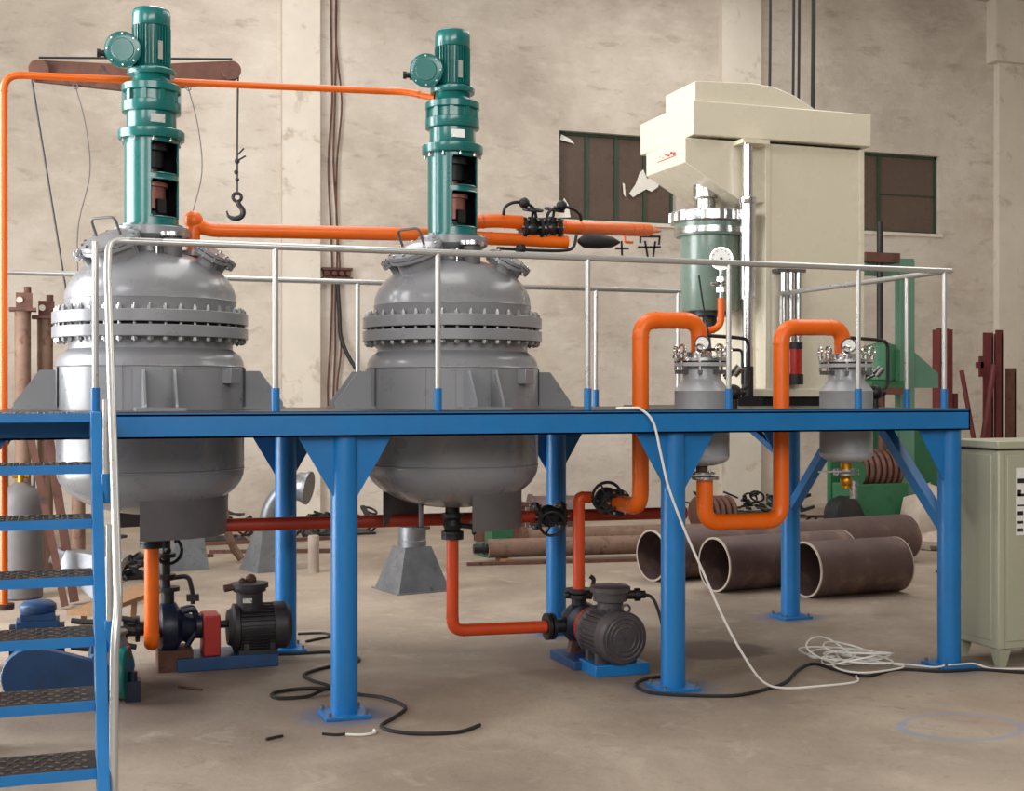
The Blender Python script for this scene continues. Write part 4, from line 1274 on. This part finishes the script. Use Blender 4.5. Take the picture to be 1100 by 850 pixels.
# ------------------------------------------------------------------ electrical cabinet
cbn = thing('electrical_cabinet', 'grey green electrical cabinet on splayed feet at the right edge', 'cabinet', (7.2, .2, 0))
part('body', MB().b2(6.84, 7.62, -.08, .48, .14, 1.69), M['cabinet'], cbn, bev=.012)
part('lid', MB().b2(6.82, 7.64, -.1, .5, 1.69, 1.75), M['cabinet'], cbn, bev=.01)
part('lid_strip', MB().b2(6.832, 7.628, -.088, .488, 1.675, 1.692), M['black'], cbn)
part('corner_post', MB().b2(6.835, 6.9, -.088, -.03, .14, 1.66), M['cabinet'], cbn, bev=.012)
part('door', MB().b2(6.915, 7.55, -.092, -.07, .2, 1.64), M['cabinet'], cbn, bev=.006)
part('side_panel', MB().b2(6.832, 6.85, 0.0, .42, .2, 1.64), M['cabinet'], cbn, bev=.004)
pl_ = part('name_board', MB().b2(6.995, 7.2, -.098, -.09, 1.02, 1.54), M['gauge'], cbn)
lt = MB()
for z, w_, h_ in ((1.44, .16, .035), (1.33, .1, .02), (1.345, .03, .05), (1.25, .06, .012), (1.19, .05, .03), (1.12, .05, .02), (1.06, .05, .025)):
    lt.b2(7.005, 7.005 + w_, -.102, -.097, z - h_ / 2, z + h_ / 2)
part('board_lettering', lt, M['inkblack'], pl_)
for x in (6.9, 7.55):
    for y in (-.03, .42):
        f = MB().add([(x - .055, y - .055, .14), (x + .055, y - .055, .14), (x + .055, y + .055, .14), (x - .055, y + .055, .14), (x - .03, y - .03, 0), (x + .03, y - .03, 0), (x + .03, y + .03, 0), (x - .03, y + .03, 0)], [(0, 1, 2, 3), (4, 7, 6, 5), (0, 4, 5, 1), (1, 5, 6, 2), (2, 6, 7, 3), (3, 7, 4, 0)])
        part('foot', f, M['cabinet'], cbn)

# ------------------------------------------------------------------ large pipes and rollers behind
def big_pipe(label, p, q, r=.29):
    p, q = Vector(p), Vector(q)
    t = thing('steel_pipe', label, 'pipe', (p.x, p.y, 0), 'large cut steel pipes behind the platform')
    L = (q - p).length
    part('pipe_wall', MB().lathe([(r - .015, 0), (r, .004), (r, L - .004), (r - .015, L), (r - .02, L), (r - .02, 0)], p, q - p, 44, caps=False), M['mill'], t)
    d = (q - p).normalized()
    part('cut_edge', MB().lathe([(r - .02, -.003), (r + .001, -.003), (r + .001, .012), (r - .02, .012)], p, d, 44, caps=False), M['cutedge'], t)
    part('cut_edge', MB().lathe([(r - .02, L - .012), (r + .001, L - .012), (r + .001, L + .003), (r - .02, L + .003)], p, d, 44, caps=False), M['cutedge'], t)
    return t


big_pipe('long rusty steel pipe at the back of the three large pipes', (6.32, 5.05, .29), (10.2, 5.75, .29))
big_pipe('rusty open steel pipe in the middle of the three large pipes', (6.62, 4.12, .29), (8.35, 4.35, .29))
big_pipe('short steel pipe nearest the platform of the three large pipes', (7.32, 3.46, .29), (8.50, 3.55, .29))
rs = thing('steel_roller', 'long rusty roller with black shaft end lying behind the right reactor', 'roller', (5.1, 7.2, 0))
part('roller_drum', MB().cyl((5.1, 7.25, .17), (8.4, 6.9, .17), .12, n=24), M['rustlight'], rs)
part('shaft_end', MB().cyl((4.92, 7.27, .17), (5.1, 7.25, .17), .06, n=16).cyl((5.04, 7.257, .17), (5.06, 7.255, .17), .08, n=16), M['black'], rs)
for x, y in ((5.3, 7.2), (8.1, 6.93)):
    part('roller_chock', MB().b2(x - .05, x + .05, y - .2, y + .2, 0, .05), M['wood'], rs)
r2 = thing('steel_tube', 'long pale tube lying behind the rusty roller', 'pipe', (6.5, 8.5, 0))
part('tube_wall', MB().cyl((6.1, 8.6, .14), (9.4, 8.2, .14), .13, n=24), M['rustlight'], r2)
part('end_collar', MB().cyl((6.02, 8.61, .14), (6.1, 8.6, .14), .145, n=24), M['rust'], r2)
single('flat_bar', MB().bar((4.75, 7.0, .02), (7.4, 6.62, .02), .06, .04), M['rust'], 'long flat steel bar on the floor in front of the roller', 'bar', (4.75, 7.0, 0))
gs = MB().b2(5.2, 5.6, 7.7, 8.1, 0, .16).b2(5.3, 5.6, 7.72, 8.0, .16, .4)
single('green_block', gs, M['green'], 'small green machine block standing behind the roller end', 'block', (5.35, 7.9, 0), bev=.01)
bc = MB()
for k in range(6):
    bc.lathe([(.2, 0), (.24, .02), (.26, .05), (.24, .08), (.2, .1)], (9.15 + k * .1, 9.5, .30), (1, .1, 0), 24)
single('rope_drum', bc, M['rust'], 'rust brown ribbed drum lying by the wall pillar', 'drum', (9.4, 9.5, .05))
dr = MB().cyl((6.55, 9.6, .32), (7.2, 9.5, .32), .3, n=26)
dr.cyl((6.5, 9.61, .32), (6.55, 9.6, .32), .33, n=26)
single('flanged_barrel', dr, M['mill'], 'dark flanged barrel lying behind the rear middle column', 'barrel', (6.9, 9.55, .0))
single('steel_box', MB().b2(5.65, 6.3, 9.2, 9.6, 0, .55).b2(5.6, 6.35, 9.17, 9.63, .5, .56), M['rust'], 'dark rusty box on the floor behind the right reactor', 'box', (6, 9.4, 0), bev=.01)
# scrap bars by the wall
for k, (a, b, w_, lab) in enumerate((((1.9, 9.3, .02), (3.6, 8.8, .03), .05, 'rusty steel bar on the floor behind the gooseneck duct, nearer one'),
                                     ((1.7, 10.2, .02), (3.9, 10.4, .02), .06, 'rusty steel bar on the floor below the left wall pillar'),
                                     ((10.4, 11.3, .03), (12.6, 10.6, .05), .05, 'rusty steel bar on the floor below the second wall pillar, longer one'),
                                     ((12.75, 10.3, .03), (13.6, 10.9, .06), .04, 'rusty steel bar on the floor behind the green winch'),
                                     ((.6, 8.6, .02), (1.9, 8.9, .02), .05, 'rusty steel bar on the floor behind the leaning boards'))):
    single('scrap_bar', MB().bar(a, b, w_, w_), M['rust'], lab, 'bar', (a[0], a[1], 0))


def scrap_heap(name, cx, cy, w, d, h, n, label, seed):
    rn = random.Random(seed)
    mb = MB()
    for k in range(n):
        x, y = cx + rn.uniform(-w, w) / 2, cy + rn.uniform(-d, d) / 2
        a = rn.uniform(0, PI)
        l = rn.uniform(.15, .45)
        z = rn.uniform(.03, h)
        e = Vector((math.cos(a) * l / 2, math.sin(a) * l / 2, rn.uniform(-.3, .3) * z))
        c0 = Vector((x, y, z))
        if k % 3 == 0:
            mb.ring((x, y, z), (rn.uniform(-1, 1), rn.uniform(-1, 1), 1), rn.uniform(.06, .13), .018, 14, 6)
        else:
            mb.bar(c0 - e, c0 + e, rn.uniform(.03, .07), rn.uniform(.02, .05))
    mb.box((cx, cy, .015), (w * .8, d * .8, .03))
    single(name, mb, M['black'], label, 'scrap', (cx, cy, 0), kind='stuff')


scrap_heap('scrap_heap', 2.05, 10.9, 1.3, .8, .42, 34, 'heap of dark iron fittings at the wall behind the gooseneck duct', 1)
scrap_heap('scrap_heap', 4.0, 11.2, 1.3, .8, .35, 30, 'heap of dark iron fittings at the foot of the left wall pillar', 2)
scrap_heap('scrap_heap', 11.4, 12.0, 1.6, .8, .35, 36, 'heap of dark iron fittings at the foot of the second wall pillar', 3)
scrap_heap('scrap_heap', 10.5, 9.1, 1.0, .7, .5, 34, 'heap of black chain and gears beside the green winch', 4)
scrap_heap('scrap_heap', .78, 7.4, .4, .8, .2, 22, 'heap of dark iron fittings behind the left reactor outlet', 5)


# ------------------------------------------------------------------ galvanised duct pieces
def pyramid(mb, c, s0, s1, z0, z1, rz=0, off=(0, 0), n=4):
    vs = []
    for s, z, o in ((s0, z0, (0, 0)), (s1, z1, off)):
        for k in range(4):
            a = rz + PI / 4 + k * PI / 2
            vs.append((c[0] + o[0] + s * math.cos(a) * .7071, c[1] + o[1] + s * math.sin(a) * .7071, z))
    mb.add(vs, [(3, 2, 1, 0), (4, 5, 6, 7), (0, 1, 5, 4), (1, 2, 6, 5), (2, 3, 7, 6), (3, 0, 4, 7)])
    return mb


d1 = thing('duct_hood', 'square based galvanised duct hood standing between the reactors on the floor', 'duct', (3.62, 5.35, 0))
part('hood', pyramid(MB(), (3.62, 5.35), .6, .31, .012, .47, rz=.2), M['galv'], d1)
part('rim', pyramid(MB(), (3.62, 5.35), .66, .66, 0, .012, rz=.2), M['galv'], d1)
part('neck', MB().lathe([(.15, .45), (.155, .53), (.148, .535), (.152, .68), (.146, .68), (.146, .5)], (3.62, 5.35, 0), n=28), M['galv'], d1)
d2 = thing('gooseneck_duct', 'galvanised duct hood with gooseneck bend behind the left rear column', 'duct', (2.38, 7.45, 0))
part('hood', pyramid(MB(), (2.38, 7.45), .5, .2, 0, .52, rz=.3), M['galv'], d2)
part('bent_neck', MB().tube(bend([(2.36, 7.45, .5), (2.42, 7.4, .8), (2.6, 7.3, 1.02), (2.75, 7.2, 1.02)], .12), .1, 20), M['galv'], d2)
part('collar', MB().lathe([(.12, 0), (.17, .06), (.18, .16), (.2, .17), (.2, .2), (.16, .2)], (2.66, 7.26, 1.02), (.8, -.45, -.15), 26), M['galv'], d2)
d3 = thing('duct_hood', 'small pale duct hood on the floor behind the left reactor outlet', 'duct', (1.45, 7.9, 0))
part('hood', pyramid(MB(), (1.45, 7.9), .5, .3, 0, .42, rz=.1, off=(.05, .0)), M['galv'], d3)
part('rim', pyramid(MB(), (1.5, 7.9), .33, .33, .42, .45, rz=.1), M['galv'], d3)
d4 = thing('duct_hood', 'galvanised duct hood lying tilted behind the stairs', 'duct', (.4, 5.5, 0))
hd_ = MB()
a_, b_ = Vector((.06, 5.5, .46)), Vector((.56, 5.4, .24))
ax_ = (b_ - a_).normalized()
u_, v_, _ = basis(ax_)
vs = []
for cpt, s_ in ((a_, .10), (b_, .25)):
    for e, g in ((-1, -1), (1, -1), (1, 1), (-1, 1)):
        vs.append(cpt + u_ * e * s_ + v_ * g * s_)
hd_.add(vs, [(3, 2, 1, 0), (4, 5, 6, 7), (0, 1, 5, 4), (1, 2, 6, 5), (2, 3, 7, 6), (3, 0, 4, 7)])
part('hood', hd_, M['galv'], d4)
part('neck', MB().cyl(a_ - ax_ * .12, a_ + ax_ * .04, .09, n=20), M['galv'], d4)
single('concrete_stub', MB().lathe([(.07, 0), (.066, .2), (.068, .42), (.06, .44), (.0001, .445)], (2.86, 7.02, 0), n=18), M['stone'], 'short speckled concrete stub standing behind the front left column', 'post', (2.86, 7.02, 0))
single('bent_strip', MB().tube(spline([(1.98, 8.3, .95), (1.97, 8.3, .7), (2.0, 8.3, .45), (2.08, 8.3, .2), (2.18, 8.25, .04)]), .05, 8), M['rustlight'], 'curved rusty strip leaning behind the left reactor', 'strip', (2.1, 8.3, 0))

# ------------------------------------------------------------------ left background
gc = thing('gas_cylinder', 'grey gas cylinder standing behind the stairs at the left edge', 'cylinder', (-.36, 6.1, 0))
part('cylinder_body', MB().lathe([(.2, 0), (.22, .02), (.22, .95), (.205, 1.05), (.16, 1.13), (.08, 1.18), (.06, 1.2)], (-.36, 6.1, 0), n=32), M['greydark'], gc)
part('valve', MB().cyl((-.36, 6.1, 1.18), (-.36, 6.1, 1.3), .035, n=12).cyl((-.44, 6.1, 1.26), (-.28, 6.1, 1.26), .02, n=10), M['brass'], gc)
part('guard_ring', MB().ring((-.36, 6.1, 1.3), (0, 0, 1), .13, .014, 22, 6).cyl((-.49, 6.1, 1.12), (-.49, 6.1, 1.3), .014, n=8).cyl((-.23, 6.1, 1.12), (-.23, 6.1, 1.3), .014, n=8), M['greydark'], gc)
for x, zt, lab, yy in ((-.36, 3.02, 'rusty standing tube with bolted cap plate at the left edge, beside the orange pipe', 7.0), (-.13, 2.95, 'rusty standing tube with bolted cap plate, second from the left edge', 7.2), (.22, 2.95, 'rusty standing tube just left of the left reactor flange', 7.0)):
    t = thing('standing_tube', lab, 'pipe', (x, yy, 0))
    r_ = .085 if x < 0 else .075
    part('tube', MB().cyl((x, yy, 0), (x, yy, zt), r_, n=20), M['rustlight'], t)
    part('cap_plate', MB().b2(x - .14, x + .14, yy - .14, yy + .14, zt, zt + .035), M['rust'], t)
    for e in (-1, 1):
        part('cap_lug', MB().b2(x - .07, x + .1, yy + e * .07 - .01, yy + e * .07 + .01, zt + .035, zt + .2), M['rust'], t)
    part('cap_bolt', MB().cyl((x + .05, yy, zt + .03), (x + .05, yy, zt + .27), .04, n=10), M['rust'], t)
    part('cap_pin', MB().cyl((x - .03, yy - .1, zt + .12), (x - .03, yy + .1, zt + .12), .035, n=10), M['cutedge'], t)
single('leaning_beam', MB().bar((-.28, 5.35, 1.85), (.07, 5.2, 0.03), .1, .07), M['rust'], 'rusty beam leaning behind the stair treads, left of the two', 'beam', (.07, 5.2, 0))
single('leaning_beam', MB().bar((-.1, 5.6, 1.8), (.16, 5.45, .03), .07, .09), M['rust'], 'rusty beam leaning behind the stair treads, right of the two', 'beam', (.16, 5.45, 0))
bd_ = MB().bar((.2, 3.3, .25), (.85, 4.3, .3), .3, .04)
bt = thing('timber_trestle', 'low timber trestle behind the stairs and the orange drop pipe', 'trestle', (.5, 3.8, 0))
part('plank', bd_, M['wood'], bt)
for (x, y) in ((.3, 3.5), (.75, 4.1)):
    for e in (-1, 1):
        part('leg', MB().bar((x + e * .1, y, 0), (x + e * .08, y, .27), .05, .05), M['wood'], bt)

# jib with hook
jb = thing('jib_crane', 'brown jib beam with pulleys and hook behind the left drive', 'crane', (.95, 6.0, 0))
part('mast', MB().cyl((.95, 6.08, 0), (.95, 6.08, 5.5), .06, n=18), M['rust'], jb)
poly = [(-.22, 5.33), (-.27, 5.4), (-.26, 5.5), (-.18, 5.55), (.8, 5.58), (1.74, 5.7), (1.84, 5.66), (1.87, 5.58), (1.82, 5.5), (.95, 5.31), (.7, 5.3)]
part('beam', MB().prism([(x, 5.96, z) for x, z in poly], (0, .08, 0)), M['rust'], jb, bev=.006)
part('top_rod', MB().cyl((-.18, 5.95, 5.57), (1.78, 5.95, 5.72), .012, n=8), M['black'], jb)
for x, z in ((-.18, 5.44), (1.77, 5.59)):
    part('pulley', MB().lathe([(.03, -.03), (.1, -.03), (.08, 0), (.1, .03), (.03, .03)], (x, 5.93, z), (0, 1, 0), 22), M['rust'], jb)
part('left_rope', MB().tube([(-.26, 5.93, 5.42), (.02, 5.93, 3.6), (.2, 5.95, 2.4), (.3, 6.0, 1.2)], .012, 6), M['black'], jb)
part('right_rope', MB().tube([(1.84, 5.93, 5.56), (1.83, 5.93, 4.8), (1.83, 5.93, 4.25)], .012, 6).ball((1.83, 5.93, 4.62), .03, 8).ball((1.82, 5.93, 4.5), .026, 8).ball((1.83, 5.93, 4.42), .024, 8).cyl((1.83, 5.93, 4.68), (1.9, 5.93, 4.76), .01, n=6).cyl((1.83, 5.93, 4.62), (1.92, 5.93, 4.68), .01, n=6), M['black'], jb)
for x, z, sgn in ((.18, 5.30, 1), (1.32, 5.37, 1)):
    part('thin_cord', MB().tube(spline([(x, 5.95, z), (x + .1 * sgn, 5.95, z - .4), (x + .14 * sgn, 5.95, z - .9), (x + .02 * sgn, 5.95, z - 1.5), (x + .04, 5.95, z - 2.3)]), .006, 5).ring((x, 5.95, z), (0, 1, 0), .025, .006, 12, 5), M['greydark'], jb)
def hz(z):
    return 4.2 + (z - 4.2) * .8 + .03


hk = MB().ring((1.83, 5.93, hz(4.2)), (0, 1, 0), .045, .018, 18, 8)
hk.tube(spline([(1.83, 5.93, hz(4.16)), (1.85, 5.93, hz(4.1)), (1.89, 5.93, hz(4.03)), (1.88, 5.93, hz(3.95)), (1.81, 5.93, hz(3.91)), (1.74, 5.93, hz(3.94)), (1.72, 5.93, hz(4.01))]), [.028] * 12 + [.03] * 12 + [.027, .026, .025, .023, .021, .019, .017, .015, .013, .012, .011, .01, .009], 10)
part('hook', hk, M['black'], jb)

# wires and bracket on the wall
for k, (x, lab) in enumerate(((4.31, 'brown wire hanging down the wall beside the left pillar, left one'), (4.4, 'brown wire hanging down the wall beside the left pillar, middle one'), (4.46, 'brown wire hanging down the wall beside the left pillar, right one'))):
    rn = random.Random(20 + k)
    pts = [(x + rn.uniform(-.05, .05), YB - .04 - .012 * k, z) for z in (9.98, 9, 8, 7, 6, 5, 4.3, 3.6, 2.9, 2.2, 1.6)]
    single('wall_wire', MB().tube(spline(pts, 5), .017, 6), M['rust'], lab, 'wire', (x, YB - .05, 1.6))
single('wall_cable', MB().tube(spline([(4.42, YB - .1, 4.1), (4.46, YB - .1, 3.5), (4.5, YB - .12, 3.0), (4.75, YB - .2, 2.5), (5.1, YB - .3, 2.2), (5.3, YB - .3, 1.0)]), .035, 8), M['rubber'], 'thick black cable curving down the wall from the rusty bracket', 'cable', (4.42, YB - .1, 1.0))
wbk = MB().b2(4.17, 4.68, YB - .16, YB, 4.02, 4.06).b2(4.17, 4.68, YB - .16, YB, 4.18, 4.22).b2(4.2, 4.65, YB - .1, YB, 4.04, 4.2)
for k in range(4):
    wbk.cyl((4.24 + k * .12, YB - .2, 4.12), (4.24 + k * .12, YB, 4.12), .04, n=10)
single('wall_bracket', wbk, M['rust'], 'rusty insulator bracket on the wall behind the hanging wires', 'bracket', (4.42, YB, 4.02))

# ------------------------------------------------------------------ green winch frame and right background
gw = thing('green_winch', 'green steel winch frame with tall post beyond the right end of the platform', 'winch', (11.6, 8.2, 0))
part('post', MB().b2(11.74, 12.0, 8.0, 8.14, 0, 4.08), M['palegreen'], gw, bev=.01)
part('top_arm', MB().prism([(11.0, 8.05, 3.86), (11.0, 8.05, 3.95), (11.4, 8.05, 4.1), (12.02, 8.05, 4.12), (12.0, 8.05, 3.86)], (0, .2, 0)), M['palegreen'], gw)
part('side_gusset', MB().prism([(12.02, 8.05, 2.74), (12.45, 8.05, 2.42), (12.45, 8.05, 2.2), (12.02, 8.05, 2.2)], (0, .1, 0)), M['palegreen'], gw)
part('side_plate', MB().b2(10.85, 12.75, 8.45, 8.55, .1, 1.75), M['green'], gw)
part('winch_frame', MB().b2(10.65, 11.6, 7.6, 8.1, 0, .82).b2(10.4, 12.6, 7.9, 8.5, 0, .14), M['green'], gw, bev=.01)
part('bearing_plate', MB().prism([(10.72 + .18 * math.cos(a), 7.62, .98 + .2 * math.sin(a)) for a in [PI * 2 * k / 16 for k in range(16)]], (0, .06, 0)), M['green'], gw)
dm = MB().cyl((10.85, 7.9, 1.02), (11.6, 7.9, 1.02), .22, n=24)
part('drum', dm, M['rust'], gw)
rp = MB()
for k in range(7):
    rp.ring((10.92 + k * .1, 7.9, 1.02), (1, 0, 0), .25, .045, 22, 6)
part('wound_rope', rp, M['rust'], gw)
part('motor', MB().lathe([(.22, 2.3), (.24, 2.32), (.24, 2.72), (.2, 2.82), (.08, 2.86), (.0001, 2.87)], (11.35, 7.9, 0), n=26).b2(11.05, 11.65, 7.7, 8.1, 2.2, 2.3).b2(11.28, 11.34, 7.64, 7.7, 2.3, 2.75).b2(11.42, 11.48, 7.64, 7.7, 2.3, 2.75), M['green'], gw)
part('motor_bracket', MB().b2(11.1, 11.7, 7.7, 8.2, 2.1, 2.2).cyl((11.35, 7.9, .8), (11.35, 7.9, 2.1), .05, n=12), M['rust'], gw)
part('guide_rod', MB().cyl((11.32, 7.9, 2.86), (11.32, 7.9, 4.62), .045, n=12), M['black'], gw)
part('rod_block', MB().b2(11.02, 11.6, 7.8, 8.0, 4.02, 4.16), M['rust'], gw)
part('gear_stack', MB().lathe([(.3, 0), (.34, .03), (.3, .06), (.3, .1), (.36, .13), (.3, .17), (.3, .2), (.34, .24), (.28, .28)], (10.4, 7.6, .3), (.35, -.9, .2), 26), M['black'], gw)

for nm, pts, lab in (('steel_upright', [(13.93, 9.9, 3.2, .34, .25)], 'dark red steel upright behind the platform corner post'), ):
    for x, y, zt, w_, d_ in pts:
        t = thing(nm, lab, 'post', (x, y, 0))
        part('web', MB().b2(x - .11, x + .11, y - .02, y + .02, 0, zt), M['oxide'], t)
        part('front_flange', MB().b2(x - .12, x + .12, y - .12, y - .1, 0, zt - .02).b2(x - .12, x - .1, y - .12, y + .1, 0, zt - .02), M['oxide'], t)
        part('bolt_hole', MB().cyl((x - .06, y - .13, zt - .15), (x - .06, y - .1, zt - .15), .035, n=10), M['cutedge'], t)
for x, zt, w_, lab in ((14.95, 3.15, .2, 'tall dark red steel angle leaning behind the cabinet, with bracket'), (15.18, 3.2, .14, 'narrow dark red steel angle behind the cabinet'), (15.42, 2.55, .2, 'shorter rust coloured steel post behind the cabinet'), (15.85, 2.55, .2, 'dark red steel post at the right edge behind the cabinet'), (16.12, 3.0, .12, 'thin rusty steel bar at the right edge above the cabinet')):
    t = thing('steel_upright', lab, 'post', (x, 10.0, 0))
    part('front_flange', MB().b2(x - w_ * .5, x + w_ * .5, 10.0, 10.03, 0, zt), M['oxide'] if x < 15.3 or x > 15.9 else M['rust'], t)
    part('side_flange', MB().b2(x + w_ * .5 - .03, x + w_ * .5, 10.0, 10.2, 0, zt - .06), M['oxide'], t)
    if x < 15:
        part('bracket', MB().b2(x - w_ * .5 - .12, x - w_ * .5, 10.0, 10.06, 2.55, 2.65).b2(x - w_ * .5 - .06, x - w_ * .5, 10.0, 10.06, 2.4, 2.75), M['oxide'], t)
single('leaning_rod', MB().cyl((14.35, 9.7, .0), (14.98, 9.9, 2.6), .05, n=10), M['oxide'], 'dark rod leaning against the red steel angle behind the cabinet', 'rod', (14.35, 9.7, 0))
single('leaning_rod', MB().cyl((14.62, 9.6, 0.0), (14.2, 9.75, 2.5), .04, n=10), M['oxide'], 'dark rod leaning on the red upright behind the platform corner', 'rod', (14.5, 9.6, 0))
single('twin_rods', MB().cyl((14.3, 10.2, 0), (14.3, 10.2, 2.12), .05, n=10).cyl((14.42, 10.2, 0), (14.42, 10.2, 2.12), .05, n=10).b2(14.2, 14.5, 10.1, 10.3, 0, .04), M['oxide'], 'pair of short red rods standing behind the platform corner', 'rod', (14.36, 10.2, 0))


def rock(name, c, s, seed, label):
    rn = random.Random(seed)
    mb = MB()
    vs, fs = [], []
    m, n = 7, 10
    for i in range(m + 1):
        for k in range(n):
            a, b = PI * i / m, 2 * PI * k / n
            j = 1 + rn.uniform(-.16, .16)
            vs.append((c[0] + s[0] * math.sin(a) * math.cos(b) * j, c[1] + s[1] * math.sin(a) * math.sin(b) * j, max(0, c[2] + s[2] * math.cos(a) * j)))
    for i in range(m):
        for k in range(n):
            fs.append((i * n + k, (i + 1) * n + k, (i + 1) * n + (k + 1) % n, i * n + (k + 1) % n))
    single(name, mb.add(vs, fs), M['stone'], label, 'rock', (c[0], c[1], 0))


rock('rock', (11.6, 7.1, .3), (.42, .4, .5), 4, 'large pale rock beyond the right end of the large pipes')
rock('rock', (11.35, 6.55, .1), (.4, .3, .14), 5, 'low flat pale rock in front of the large rock')
cable('thin dark rod on the floor beside the front right column', [(9.8, 4.6), (9.95, 4.35), (10.2, 4.3)], .014, M['rust'], cat='rod', name='floor_rod')
